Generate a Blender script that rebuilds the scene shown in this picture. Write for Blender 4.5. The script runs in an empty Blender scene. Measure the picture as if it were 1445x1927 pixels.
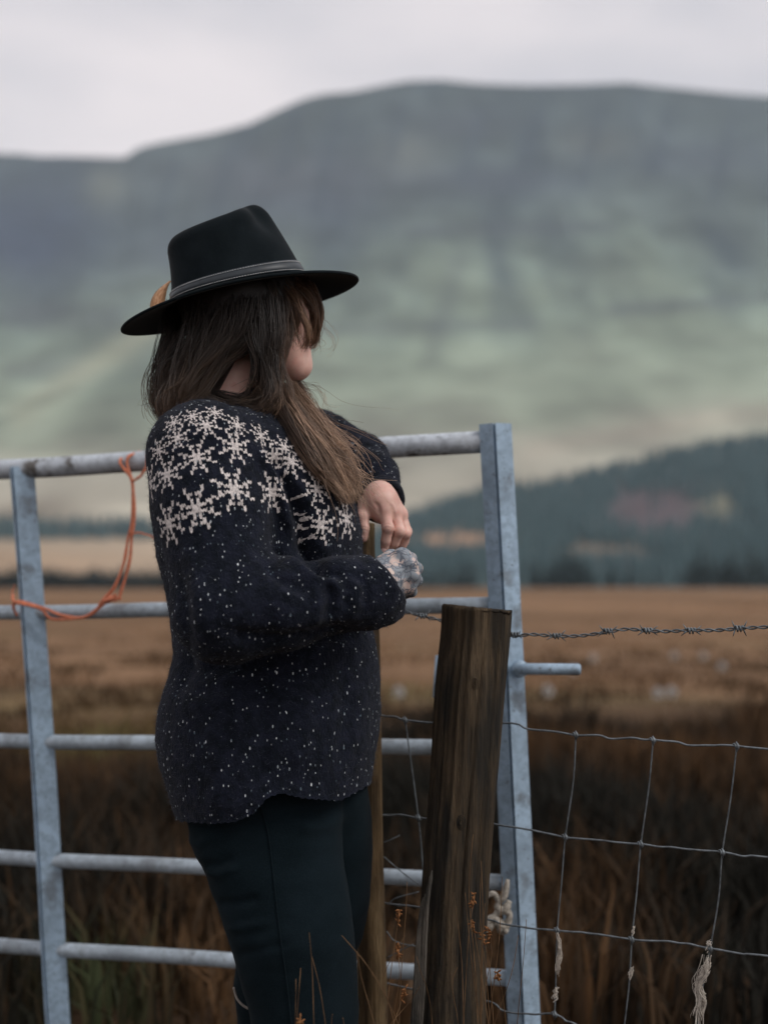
import bpy, math, random
import numpy as np
from mathutils import Vector, Matrix
from mathutils.bvhtree import BVHTree
R = math.radians
rng = np.random.default_rng(7)
random.seed(7)
S = bpy.context.scene
COL = S.collection

# ------------------------------------------------------------------ camera
F_PX, CX, HY, CAM_Z = 2676.0, 722.5, 1100.0, 1.08     # 50 mm lens, portrait frame, eye 1.08 m
cam_d = bpy.data.cameras.new('camera'); cam = bpy.data.objects.new('camera', cam_d); COL.objects.link(cam)
cam_d.sensor_fit = 'VERTICAL'; cam_d.sensor_height = 36.0; cam_d.lens = 50.0
cam_d.shift_y = (HY - 963.5) / 1927.0
cam.location = (0, 0, CAM_Z); cam.rotation_euler = (R(90), 0, 0)
cam_d.clip_start = 0.05; cam_d.clip_end = 30000
cam_d.dof.use_dof = True; cam_d.dof.focus_distance = 2.13; cam_d.dof.aperture_fstop = 2.2
S.camera = cam

# ------------------------------------------------------------------ world: overcast sky
SUN_DIR = Vector((0.82, -0.34, 0.80)).normalized()
W = bpy.data.worlds.new('World'); S.world = W; W.use_nodes = True
wn, wl = W.node_tree.nodes, W.node_tree.links
wn.clear()
out = wn.new('ShaderNodeOutputWorld'); bg = wn.new('ShaderNodeBackground'); bg.inputs['Strength'].default_value = 0.12
sky = wn.new('ShaderNodeTexSky'); sky.sky_type = 'NISHITA'; sky.sun_disc = False
sky.sun_elevation = math.asin(SUN_DIR.z); sky.sun_rotation = math.atan2(SUN_DIR.x, SUN_DIR.y)
tc = wn.new('ShaderNodeTexCoord'); mp = wn.new('ShaderNodeMapping'); mp.inputs['Scale'].default_value = (1.6, 1.6, 4.5)
nz = wn.new('ShaderNodeTexNoise'); nz.inputs['Scale'].default_value = 2.1; nz.inputs['Detail'].default_value = 4; nz.inputs['Roughness'].default_value = 0.45
rp = wn.new('ShaderNodeValToRGB')
rp.color_ramp.elements[0].position = 0.34; rp.color_ramp.elements[0].color = (5.3, 5.2, 5.6, 1)
rp.color_ramp.elements[1].position = 0.66; rp.color_ramp.elements[1].color = (8.2, 7.5, 7.55, 1)
mx = wn.new('ShaderNodeMixRGB'); mx.inputs['Fac'].default_value = 0.95
wl.new(tc.outputs['Generated'], mp.inputs['Vector']); wl.new(mp.outputs['Vector'], nz.inputs['Vector'])
wl.new(nz.outputs['Fac'], rp.inputs['Fac']); wl.new(sky.outputs['Color'], mx.inputs['Color1'])
wl.new(rp.outputs['Color'], mx.inputs['Color2']); wl.new(mx.outputs['Color'], bg.inputs['Color'])
wl.new(bg.outputs['Background'], out.inputs['Surface'])
sun_d = bpy.data.lights.new('sun', 'SUN'); sun_d.energy = 1.5; sun_d.angle = R(25); sun_d.color = (1.0, 0.97, 0.94)
sun = bpy.data.objects.new('sun', sun_d); COL.objects.link(sun)
sun.rotation_euler = (-SUN_DIR).to_track_quat('-Z', 'Y').to_euler()
S.view_settings.view_transform = 'Standard'; S.view_settings.look = 'None'
S.view_settings.exposure = 0.0; S.view_settings.gamma = 1.0
S.cycles.volume_bounces = 2; S.cycles.max_bounces = 6; S.cycles.transparent_max_bounces = 8

# ------------------------------------------------------------------ helpers
def P(x, y, d):
    """point seen at photo position x, y at distance d in front of the camera"""
    return np.array([(x - CX) / F_PX * d, d, CAM_Z - (y - HY) / F_PX * d])
def to_px(v):
    return np.stack([v[:, 0] / v[:, 1] * F_PX + CX, HY - (v[:, 2] - CAM_Z) / v[:, 1] * F_PX], 1)

def mesh(name, V, Fs, smooth=True):
    me = bpy.data.meshes.new(name)
    V = np.asarray(V, dtype=np.float32)
    if isinstance(Fs, np.ndarray):
        n, k = Fs.shape
        me.vertices.add(len(V)); me.vertices.foreach_set('co', V.ravel())
        me.loops.add(n * k); me.loops.foreach_set('vertex_index', Fs.astype(np.int32).ravel())
        me.polygons.add(n); me.polygons.foreach_set('loop_start', np.arange(0, n * k, k, dtype=np.int32))
        try: me.polygons.foreach_set('loop_total', np.full(n, k, dtype=np.int32))
        except Exception: pass
    else:
        me.from_pydata(V.tolist(), [], [list(f) for f in Fs])
    me.update(calc_edges=True); me.validate()
    if smooth: me.polygons.foreach_set('use_smooth', np.ones(len(me.polygons), dtype=bool))
    return me
def obj(name, me, mats=None, parent=None, **props):
    o = bpy.data.objects.new(name, me); COL.objects.link(o)
    if mats is not None and me is not None and not me.materials:
        for m in (mats if isinstance(mats, (list, tuple)) else [mats]): me.materials.append(m)
    if parent is not None:
        o.parent = parent; o.matrix_parent_inverse = Matrix.Translation(-Vector(parent_base(parent)))
    for k, v in props.items(): o[k] = v
    return o
def parent_base(p):
    return Vector(p.location) if p.data is None else Vector((0, 0, 0))   # parts are modelled in world space
def thing(name, label, cat, loc=(0, 0, 0), group=None):
    o = bpy.data.objects.new(name, None); COL.objects.link(o); o.location = loc; o.empty_display_size = 0.1
    o['label'] = label; o['category'] = cat
    if group: o['group'] = group
    return o

class MB:
    """collects pieces of one part"""
    def __init__(s): s.V = []; s.F = []; s.n = 0
    def add(s, V, F):
        V = np.asarray(V, float); s.V.append(V)
        s.F += [tuple(int(i) + s.n for i in f) for f in F]; s.n += len(V); return s
    def build(s, name, mat, parent=None, smooth=True, **props):
        return obj(name, mesh(name, np.concatenate(s.V), s.F, smooth), mat, parent, **props)

def frames(p):
    p = np.asarray(p, float); t = np.gradient(p, axis=0); t /= np.linalg.norm(t, axis=1)[:, None] + 1e-12
    u = np.cross(t[0], [0, 0, 1.0])
    if np.linalg.norm(u) < 1e-3: u = np.cross(t[0], [0, 1.0, 0])
    U = []
    for i in range(len(p)):
        u = u - t[i] * np.dot(u, t[i]); u /= np.linalg.norm(u) + 1e-12; U.append(u)
    U = np.array(U); return t, U, np.cross(t, U)
def tube(p, r, n=8, caps=True, squash=None):
    p = np.asarray(p, float); m = len(p); r = np.broadcast_to(np.asarray(r, float), (m,))
    t, U, B = frames(p); a = np.arange(n) * 2 * math.pi / n
    c, s_ = np.cos(a), np.sin(a)
    V = (p[:, None] + r[:, None, None] * (c[None, :, None] * U[:, None] + s_[None, :, None] * B[:, None])).reshape(-1, 3)
    Fs = [(i * n + j, i * n + (j + 1) % n, (i + 1) * n + (j + 1) % n, (i + 1) * n + j) for i in range(m - 1) for j in range(n)]
    if caps: Fs += [tuple(range(n))[::-1], tuple((m - 1) * n + j for j in range(n))]
    return V, Fs
def spline(pts, n):
    """smooth curve through control points (rows of any width)"""
    pts = np.asarray(pts, float); k = len(pts)
    q = np.vstack([2 * pts[0] - pts[1], pts, 2 * pts[-1] - pts[-2]])
    T = np.linspace(0, k - 1 - 1e-9, n); i = T.astype(int); f = (T - i)[:, None]
    a, b, c, d = q[i], q[i + 1], q[i + 2], q[i + 3]
    return 0.5 * (2 * b + (c - a) * f + (2 * a - 5 * b + 4 * c - d) * f ** 2 + (3 * b - a - 3 * c + d) * f ** 3)
def chord_spline(pts, n):
    pts = np.asarray(pts, float); L_ = np.r_[0, np.cumsum(np.linalg.norm(np.diff(pts, axis=0), axis=1))]; m = np.gradient(pts, L_, axis=0)
    T = np.linspace(0, L_[-1] - 1e-9, n); i = np.clip(np.searchsorted(L_, T, side='right') - 1, 0, len(pts) - 2); h = (L_[i + 1] - L_[i])[:, None]; u = ((T - L_[i])[:, None]) / h
    return (2 * u ** 3 - 3 * u ** 2 + 1) * pts[i] + (u ** 3 - 2 * u ** 2 + u) * h * m[i] + (3 * u ** 2 - 2 * u ** 3) * pts[i + 1] + (u ** 3 - u ** 2) * h * m[i + 1]
def pxs(rows): return np.array([P(*r) for r in rows])

def vnoise(p, seed=0):
    """smooth value noise on an (n,3) or (n,2) array, range about -1..1"""
    p = np.asarray(p, float)
    if p.shape[1] == 2: p = np.c_[p, np.zeros(len(p))]
    i = np.floor(p).astype(np.int64); f = p - i; f = f * f * (3 - 2 * f)
    def h(a, b, c):
        n = (a * 374761393 + b * 668265263 + c * 2147483647 + seed * 144665) & 0x7fffffff
        n = ((n ^ (n >> 13)) * 1274126177) & 0x7fffffff
        return ((n ^ (n >> 16)) & 0xffff) / 32767.5 - 1
    r = 0
    for dx in (0, 1):
        for dy in (0, 1):
            for dz in (0, 1):
                w = (f[:, 0] if dx else 1 - f[:, 0]) * (f[:, 1] if dy else 1 - f[:, 1]) * (f[:, 2] if dz else 1 - f[:, 2])
                r = r + w * h(i[:, 0] + dx, i[:, 1] + dy, i[:, 2] + dz)
    return r
def fbm(p, o=4, seed=0):
    r = 0; a = 0.5
    for k in range(o): r = r + a * vnoise(p * 2 ** k, seed + k * 17); a *= 0.5
    return r

# signed distance shapes
def smin(a, b, k):
    h = np.clip(0.5 + 0.5 * (b - a) / k, 0, 1); return b * (1 - h) + a * h - k * h * (1 - h)
def cone(p, a, b, ra, rb):
    a = np.asarray(a); b = np.asarray(b); ba = b - a; t = np.clip((p - a) @ ba / (ba @ ba), 0, 1)
    return np.linalg.norm(p - a - t[:, None] * ba, axis=1) - (ra + (rb - ra) * t)
def ell(p, c, r, M=None):
    q = p - np.asarray(c)
    if M is not None: q = q @ M            # columns of M are the axes
    r = np.asarray(r); k0 = np.linalg.norm(q / r, axis=1); k1 = np.linalg.norm(q / (r * r), axis=1) + 1e-9
    return k0 * (k0 - 1) / k1
def chain(p, pts, rad, k=0.004):
    d = None
    for i in range(len(pts) - 1):
        c = cone(p, pts[i], pts[i + 1], rad[i], rad[i + 1]); d = c if d is None else smin(d, c, k)
    return d
def nets(f, lo, hi, h):
    """surface nets on a signed distance function"""
    lo = np.asarray(lo, float); n = np.ceil((np.asarray(hi) - lo) / h).astype(int) + 1
    ax = [lo[i] + h * np.arange(n[i]) for i in range(3)]
    v = np.empty(n, np.float32)
    yz = np.stack(np.meshgrid(ax[1], ax[2], indexing='ij'), -1).reshape(-1, 2)
    for i0 in range(0, n[0], 8):
        xs = ax[0][i0:i0 + 8]
        pts = np.concatenate([np.c_[np.full(len(yz), x), yz] for x in xs])
        v[i0:i0 + 8] = f(pts).reshape(len(xs), n[1], n[2])
    ins = v < 0
    cs = np.zeros([m - 1 for m in n], np.int8)
    offs = [(a, b, c) for a in (0, 1) for b in (0, 1) for c in (0, 1)]
    for o in offs: cs += ins[o[0]:n[0] - 1 + o[0], o[1]:n[1] - 1 + o[1], o[2]:n[2] - 1 + o[2]]
    act = np.argwhere((cs > 0) & (cs < 8)); idx = np.full(cs.shape, -1, np.int64)
    idx[act[:, 0], act[:, 1], act[:, 2]] = np.arange(len(act))
    cv = {o: v[act[:, 0] + o[0], act[:, 1] + o[1], act[:, 2] + o[2]] for o in offs}
    acc = np.zeros((len(act), 3)); cnt = np.zeros(len(act))
    for a in offs:
        for d in range(3):
            if a[d]: continue
            b = list(a); b[d] = 1; b = tuple(b)
            x = (cv[a] < 0) != (cv[b] < 0); t = np.where(x, cv[a] / np.where(x, cv[a] - cv[b], 1), 0)
            q = np.tile(np.array(a, float), (len(act), 1)); q[:, d] += t
            acc[x] += q[x]; cnt[x] += 1
    V = lo + h * (act + acc / cnt[:, None])
    Fs = []
    for d in range(3):
        e, g = [(1, 2), (2, 0), (0, 1)][d]
        sl0 = [slice(1, n[i] - 1) for i in range(3)]; sl1 = list(sl0)
        sl0[d] = slice(0, n[d] - 1); sl1[d] = slice(1, n[d])
        A, B = ins[tuple(sl0)], ins[tuple(sl1)]
        for flip in (0, 1):
            c = np.argwhere((A & ~B) if not flip else (~A & B))
            if not len(c): continue
            c[:, e] += 1; c[:, g] += 1
            def cell(de, dg):
                q = c.copy(); q[:, e] -= de; q[:, g] -= dg; return idx[q[:, 0], q[:, 1], q[:, 2]]
            q = np.stack([cell(1, 1), cell(0, 1), cell(0, 0), cell(1, 0)], 1)
            Fs.append(q if not flip else q[:, ::-1])
    return V, np.concatenate(Fs)
def relax(V, Fq, it=2, lam=0.5):
    e = np.concatenate([Fq[:, [0, 1]], Fq[:, [1, 2]], Fq[:, [2, 3]], Fq[:, [3, 0]]]); e = np.concatenate([e, e[:, ::-1]])
    n = np.bincount(e[:, 0], minlength=len(V))[:, None] + 1e-9
    for _ in range(it):
        a = np.stack([np.bincount(e[:, 0], V[e[:, 1], k], minlength=len(V)) for k in range(3)], 1)
        V = V + lam * (a / n - V)
    return V
def vnormals(V, Fq):
    fn = np.cross(V[Fq[:, 2]] - V[Fq[:, 0]], V[Fq[:, 3]] - V[Fq[:, 1]])
    N = np.zeros_like(V)
    for k in range(4):
        for a in range(3): N[:, a] += np.bincount(Fq[:, k], fn[:, a], minlength=len(V))
    return N / (np.linalg.norm(N, axis=1)[:, None] + 1e-12)

# ------------------------------------------------------------------ materials
class NT:
    def __init__(s, name):
        s.m = bpy.data.materials.new(name); s.m.use_nodes = True; s.n = s.m.node_tree.nodes; s.l = s.m.node_tree.links
        s.b = s.n['Principled BSDF']
    def new(s, t, **kw):
        q = s.n.new(t)
        for k, v in kw.items():
            if k in q.inputs: q.inputs[k].default_value = v
            else: setattr(q, k, v)
        return q
    def link(s, a, b): s.l.new(a, b)
    def coords(s, kind='Object', scale=(1, 1, 1)):
        t = s.new('ShaderNodeTexCoord'); m = s.new('ShaderNodeMapping'); m.inputs['Scale'].default_value = scale
        s.link(t.outputs[kind], m.inputs['Vector']); return m.outputs['Vector']
    def noise(s, scale, detail=3, vec=None, rough=0.55):
        q = s.new('ShaderNodeTexNoise'); q.inputs['Scale'].default_value = scale; q.inputs['Detail'].default_value = detail
        q.inputs['Roughness'].default_value = rough
        s.link(vec if vec is not None else s.coords(), q.inputs['Vector']); return q.outputs['Fac']
    def ramp(s, fac, stops):
        q = s.new('ShaderNodeValToRGB'); e = q.color_ramp.elements
        while len(e) < len(stops): e.new(0.5)
        for i, (p, c) in enumerate(stops): e[i].position = p; e[i].color = (c[0], c[1], c[2], 1) if hasattr(c, '__len__') else (c, c, c, 1)
        s.link(fac, q.inputs['Fac']); return q.outputs['Color']
    def mix(s, fac, a, b, mode='MIX'):
        q = s.new('ShaderNodeMixRGB', blend_type=mode)
        for i, x in ((0, fac), (1, a), (2, b)):
            if hasattr(x, 'is_linked'): s.link(x, q.inputs[i])
            elif i == 0: q.inputs[0].default_value = x
            else: q.inputs[i].default_value = (x[0], x[1], x[2], 1)
        return q.outputs['Color']
    def math(s, op, a, b=None, c=None):
        q = s.new('ShaderNodeMath', operation=op)
        for i, x in enumerate((a, b, c)):
            if x is None: continue
            if hasattr(x, 'is_linked'): s.link(x, q.inputs[i])
            else: q.inputs[i].default_value = x
        return q.outputs[0]
    def bump(s, h, strength=0.3, dist=0.01):
        q = s.new('ShaderNodeBump'); q.inputs['Strength'].default_value = strength; q.inputs['Distance'].default_value = dist
        s.link(h, q.inputs['Height']); s.link(q.outputs['Normal'], s.b.inputs['Normal'])
    def done(s, color, rough=0.8, spec=0.3, **kw):
        if hasattr(color, 'is_linked'): s.link(color, s.b.inputs['Base Color'])
        else: s.b.inputs['Base Color'].default_value = (*color, 1)
        if hasattr(rough, 'is_linked'): s.link(rough, s.b.inputs['Roughness'])
        else: s.b.inputs['Roughness'].default_value = rough
        s.b.inputs['Specular IOR Level'].default_value = spec
        for k, v in kw.items(): s.b.inputs[k.replace('_', ' ')].default_value = v
        return s.m
def attr_color(t, name='col'):
    q = t.new('ShaderNodeAttribute', attribute_name=name); return q.outputs['Color']
def set_colors(me, c, name='col'):
    a = me.color_attributes.new(name, 'FLOAT_COLOR', 'POINT'); c = np.c_[c, np.ones(len(c))].astype(np.float32); a.data.foreach_set('color', c.ravel())

def galv(name, dirt=0.5, base=(0.34, 0.46, 0.57)):
    t = NT(name); v = t.coords()
    c = t.ramp(t.noise(9, 5, v, 0.65), [(0.3, [b * 0.72 for b in base]), (0.5, base), (0.72, [b * 1.28 for b in base])])
    c = t.mix(t.ramp(t.noise(70, 3, v), [(0.42, 0.0), (0.62, 0.55)]), c, [b * 0.6 for b in base])
    c = t.mix(t.ramp(t.noise(14, 4, t.coords(scale=(1, 1, 1))), [(0.56, 0.0), (0.64, dirt)]), c, (0.075, 0.062, 0.045))
    c = t.mix(t.ramp(t.noise(160, 2, v), [(0.66, 0.0), (0.70, 0.7)]), c, (0.10, 0.10, 0.10))
    t.bump(t.noise(240, 2, v), 0.15, 0.002)
    return t.done(c, t.ramp(t.noise(25, 3, v), [(0.3, 0.42), (0.7, 0.62)]), 0.5, Metallic=0.12)
M_GALV = galv('galvanised_steel')
M_GALV_RAIL = galv('galvanised_rail', 0.3, (0.40, 0.47, 0.52))
M_GALV_TOP = galv('stained_top_rail', 0.9, (0.52, 0.57, 0.61))
def wood(name, cols, sc=1.0, dark=(0.014, 0.016, 0.015)):
    t = NT(name); v = t.coords(scale=(60 * sc, 60 * sc, 2.2))
    g = t.noise(1.0, 6, v, 0.7)
    c = t.ramp(g, [(0.28, cols[0]), (0.5, cols[1]), (0.72, cols[2])])
    blot = t.noise(1.0, 4, t.coords(scale=(22, 22, 5)))
    c = t.mix(t.ramp(blot, [(0.40, 0.8), (0.58, 0.0)]), c, dark)
    fine = t.noise(1.0, 4, t.coords(scale=(420, 420, 9)), 0.7)
    c = t.mix(t.ramp(fine, [(0.55, 0.0), (0.75, 0.6)]), c, dark)
    t.bump(t.math('ADD', fine, t.math('MULTIPLY', g, 1.5)), 0.9, 0.008)
    return t.done(c, 0.85, 0.25)
M_POST = wood('weathered_post_wood', [(0.026, 0.021, 0.014), (0.078, 0.055, 0.032), (0.18, 0.128, 0.075)])
M_STAKE = wood('pale_stake_wood', [(0.10, 0.065, 0.030), (0.24, 0.155, 0.075), (0.36, 0.26, 0.14)], 0.8, (0.05, 0.035, 0.02))
M_SPLIT = wood('grey_split_wood', [(0.06, 0.055, 0.045), (0.12, 0.105, 0.085), (0.2, 0.18, 0.15)])
def plain(name, c, rough=0.7, spec=0.3, sc=60, var=0.35, **kw):
    t = NT(name); n = t.noise(sc, 3)
    col = t.ramp(n, [(0.3, [x * (1 - var) for x in c]), (0.7, [x * (1 + var) for x in c])])
    t.bump(n, 0.2, 0.002); return t.done(col, rough, spec, **kw)
M_WIRE = plain('fence_wire', (0.15, 0.17, 0.18), 0.5, 0.5, 90, 0.45, Metallic=0.5)
M_TWINE = plain('orange_twine', (0.60, 0.205, 0.115), 0.75, 0.2, 300, 0.35)
M_WOOL = plain('raw_wool', (0.55, 0.50, 0.43), 0.95, 0.1, 120, 0.25)
M_ROPE = plain('pale_rope', (0.36, 0.33, 0.28), 0.9, 0.1, 150, 0.45)
M_STEM = plain('dry_stem', (0.135, 0.078, 0.038), 0.8, 0.2, 40, 0.5)
M_SEED = plain('dry_seed', (0.20, 0.09, 0.035), 0.85, 0.2, 200, 0.5)
M_COTTON = plain('cotton_down', (0.55, 0.53, 0.50), 0.95, 0.1, 40, 0.1)

# ------------------------------------------------------------------ terrain
def heightfield(name, us, Ys, hfun, cfun, mat):
    U, Y = np.meshgrid(us, Ys, indexing='ij'); X = U * Y
    h = hfun(U.ravel(), Y.ravel(), X.ravel()); V = np.c_[X.ravel(), Y.ravel(), h]
    nu, ny = len(us), len(Ys); i = (np.arange(nu - 1)[:, None] * ny + np.arange(ny - 1)[None]).ravel()
    me = mesh(name, V, np.stack([i, i + ny, i + ny + 1, i + 1], 1)); set_colors(me, cfun(V, U.ravel(), Y.ravel()))
    return obj(name, me, mat, kind='structure')
def land_mat(name, scale, rough=0.95, contrast=0.35, bump=0):
    t = NT(name); a = attr_color(t)
    n = t.noise(scale, 6, t.coords(), 0.6)
    c = t.mix(1.0, a, t.ramp(n, [(0.25, 1 - contrast), (0.75, 1 + contrast)]), 'MULTIPLY')
    return t.done(c, rough, 0.1)
def lerpc(a, b, t): return np.asarray(a)[None] * (1 - t[:, None]) + np.asarray(b)[None] * t[:, None]
def blob(px, cx, cy, rx, ry): return np.exp(-(((px[:, 0] - cx) / rx) ** 2 + ((px[:, 1] - cy) / ry) ** 2))

# ground: one sheet from behind the camera out to the horizon
def ground_mesh():
    ys = np.r_[np.linspace(-40, 0, 12), np.linspace(0.5, 16, 60), np.geomspace(17, 5200, 70)]
    xs = np.r_[-np.geomspace(5600, 8, 40), np.linspace(-7.5, 7.5, 61), np.geomspace(8, 5600, 40)]
    Y, X = np.meshgrid(ys, xs, indexing='ij'); X = X.ravel(); Y = Y.ravel()
    d = np.hypot(X, Y); near = np.exp(-((d - 8) / 9) ** 2)
    h = -0.02 + 0.09 * fbm(np.c_[X, Y] * 0.9, 3, 3) * np.clip((d - 2.6) / 2, 0, 1) * (d < 60) + 0.25 * vnoise(np.c_[X, Y] * 0.03, 9) * np.clip((d - 20) / 40, 0, 1) * (d < 500)
    nx = len(xs); i = (np.arange(len(ys) - 1)[:, None] * nx + np.arange(nx - 1)[None]).ravel()
    me = mesh('ground', np.c_[X, Y, h], np.stack([i, i + 1, i + nx + 1, i + nx], 1))
    edge = 9.6 + 1.0 * vnoise(np.c_[X * 0.4, X * 0], 4)
    t = np.clip((Y - edge) / 3.5, 0, 1)
    n2 = fbm(np.c_[X * 0.035, Y * 0.09], 4, 21); n3 = fbm(np.c_[X * 0.25, Y * 0.6], 3, 30)
    dark = lerpc((0.030, 0.021, 0.014), (0.075, 0.045, 0.024), np.clip(0.5 + n3, 0, 1))
    tan = lerpc((0.128, 0.076, 0.040), (0.285, 0.172, 0.098), np.clip(0.55 + 1.1 * n2, 0, 1))
    tan = tan * (1 - 0.62 * np.clip((36 - Y) / 22, 0, 1) * np.clip(0.5 + 1.6 * n3, 0, 1))[:, None]
    ol = (np.clip(1.6 * fbm(np.c_[X * .11, Y * .2], 3, 77) - .15, 0, .8) * np.clip((40 - Y) / 20, 0, 1))[:, None]; tan = tan * (1 - ol) + np.array([.15, .125, .055]) * ol
    set_colors(me, dark * (1 - t[:, None]) + tan * t[:, None]); return me
t = NT('moor_ground'); a_ = attr_color(t)
c_ = t.mix(1.0, a_, t.ramp(t.noise(1.0, 6, t.coords(scale=(0.5, 1.2, 1))), [(0.25, 0.6), (0.75, 1.35)]), 'MULTIPLY')
t.bump(t.noise(9, 4), 0.6, 0.05)
obj('ground', ground_mesh(), t.done(c_, 0.95, 0.1), kind='structure')

SKY_X = [-2600, -1400, -600, -200, 0, 40, 75, 130, 235, 262, 300, 400, 470, 520, 570, 610, 660, 720, 770, 830, 900, 1000, 1100, 1180, 1250, 1300, 1380, 1445, 1800, 2400, 4000]
SKY_Y = [620, 420, 330, 300, 288, 289, 293, 293, 296, 277, 268, 250, 232, 208, 186, 176, 172, 160, 151, 150, 157, 160, 158, 155, 163, 168, 176, 180, 230, 330, 640]
MY = [360, 430, 700, 1000, 1400, 1800, 2200, 2450, 2600]
ME = np.array([1108, 1095, 1012, 955, 800, 610, 400, 240, 150.])
def mount_h(u, Y, X):
    px = u * F_PX + CX
    e = (HY - np.interp(Y, MY, ME)) / F_PX
    sk = (HY - np.interp(px, SKY_X, SKY_Y)) / F_PX / 0.355
    w = np.clip((Y - 800) / 1800, 0, 1) ** 0.8
    e = e * (1 + w * (sk - 1))
    crag = 44 * np.abs(fbm(np.c_[X * 0.006, Y * 0.0022], 4, 5)) * np.clip((Y - 1500) / 500, 0, 1) * np.clip((2600 - Y) / 60, 0, 1)
    gul = 10 * fbm(np.c_[X * 0.004, Y * 0.003], 4, 8) * np.clip((Y - 700) / 500, 0, 1) * np.clip((2600 - Y) / 60, 0, 1)
    h = e * np.minimum(Y, 2600) + gul - crag
    back = np.clip((Y - 2600) / 1500, 0, 1)
    return h * (1 - back ** 1.3) + CAM_Z * 0
def mount_c(V, u, Y):
    px = to_px(V)
    X = V[:, 0]
    n = fbm(np.c_[X * 0.003, Y * 0.003], 4, 41); n2 = fbm(np.c_[X * 0.008, V[:, 2] * 0.013], 3, 47); n4 = fbm(np.c_[X * 0.013 + V[:, 2] * .004, V[:, 2] * 0.018], 3, 91); n5 = fbm(np.c_[X * 0.012, V[:, 2] * 0.004], 3, 95)
    s = np.clip(Y + 330 * n + 120 * n4, 0, 9e9)
    k = [360, 520, 700, 1000, 1250, 1500, 1750, 1950, 2150, 2350, 2600]
    cols = np.array([(.25, .175, .11), (.27, .195, .13), (.30, .245, .18), (.36, .33, .26), (.35, .335, .265), (.28, .315, .235), (.225, .27, .20), (.17, .215, .17), (.115, .145, .13), (.075, .098, .095), (.055, .072, .074)])
    c = np.stack([np.interp(s, k, cols[:, j]) for j in range(3)], 1)
    c *= (1 + 0.5 * n2 + .5 * n4)[:, None]
    crag = np.clip((Y - 1650) / 350, 0, 1) * np.clip(.1 + 1.9 * n5, 0, 1)      # bare dark rock; shading of crags and gullies put into the colour
    c = c * (1 - .7 * crag[:, None]) + np.array([.026, .040, .056]) * .7 * crag[:, None]
    def tint(m, col, a):
        nonlocal c
        m = np.clip(m * a, 0, 1)[:, None]; c = c * (1 - m) + np.asarray(col)[None] * m
    def line(x0, y0, x1, y1, w):
        d = np.array([x1 - x0, y1 - y0], float); L = np.hypot(*d); d /= L
        q = px - [x0, y0]; a = q @ d; b = q @ np.array([-d[1], d[0]])
        return np.exp(-(b / w) ** 2) * np.clip(np.minimum(a, L - a) / 30 + 0.5, 0, 1)
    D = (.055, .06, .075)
    tint(blob(px, 50, 440, 150, 120), (.030, .042, .075), 1.1); tint(blob(px, 560, 380, 160, 60), (.05, .06, .09), .6); tint(blob(px, 930, 340, 160, 30), (.06, .07, .10), .6); tint(blob(px, 1330, 300, 160, 40), (.05, .06, .085), .6); tint(blob(px, 330, 470, 90, 50), (.06, .07, .10), .5); tint(blob(px, 760, 290, 60, 40), (.16, .17, .15), .6); tint(blob(px, 1120, 270, 70, 30), (.15, .16, .14), .6)  # first patch paints the shade of the left corrie into the ground colour
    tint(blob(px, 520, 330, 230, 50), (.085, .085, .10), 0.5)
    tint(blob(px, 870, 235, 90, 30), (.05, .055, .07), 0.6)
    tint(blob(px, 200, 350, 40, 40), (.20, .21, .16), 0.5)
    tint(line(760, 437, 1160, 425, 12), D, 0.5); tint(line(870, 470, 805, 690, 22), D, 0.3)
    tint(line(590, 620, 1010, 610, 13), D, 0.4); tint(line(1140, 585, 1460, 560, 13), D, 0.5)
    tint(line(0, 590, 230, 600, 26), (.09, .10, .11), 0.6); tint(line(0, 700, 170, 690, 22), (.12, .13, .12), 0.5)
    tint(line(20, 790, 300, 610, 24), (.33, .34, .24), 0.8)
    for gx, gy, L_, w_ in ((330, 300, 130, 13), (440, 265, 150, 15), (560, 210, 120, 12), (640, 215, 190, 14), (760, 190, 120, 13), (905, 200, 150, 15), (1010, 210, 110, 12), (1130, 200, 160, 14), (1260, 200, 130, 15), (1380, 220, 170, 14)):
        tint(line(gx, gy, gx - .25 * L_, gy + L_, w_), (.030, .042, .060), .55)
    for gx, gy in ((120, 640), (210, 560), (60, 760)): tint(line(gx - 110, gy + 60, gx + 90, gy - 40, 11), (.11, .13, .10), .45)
    tint(line(980, 850, 1460, 770, 20), (.38, .32, .25), 0.4)
    return np.clip(c, 0.02, 0.6)
heightfield('mountain', np.linspace(-1.3, 1.3, 620), np.r_[np.linspace(360, 1400, 70), np.linspace(1420, 2600, 110), np.linspace(2640, 4300, 14)], mount_h, mount_c, land_mat('mountain_moor', 0.01))

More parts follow.
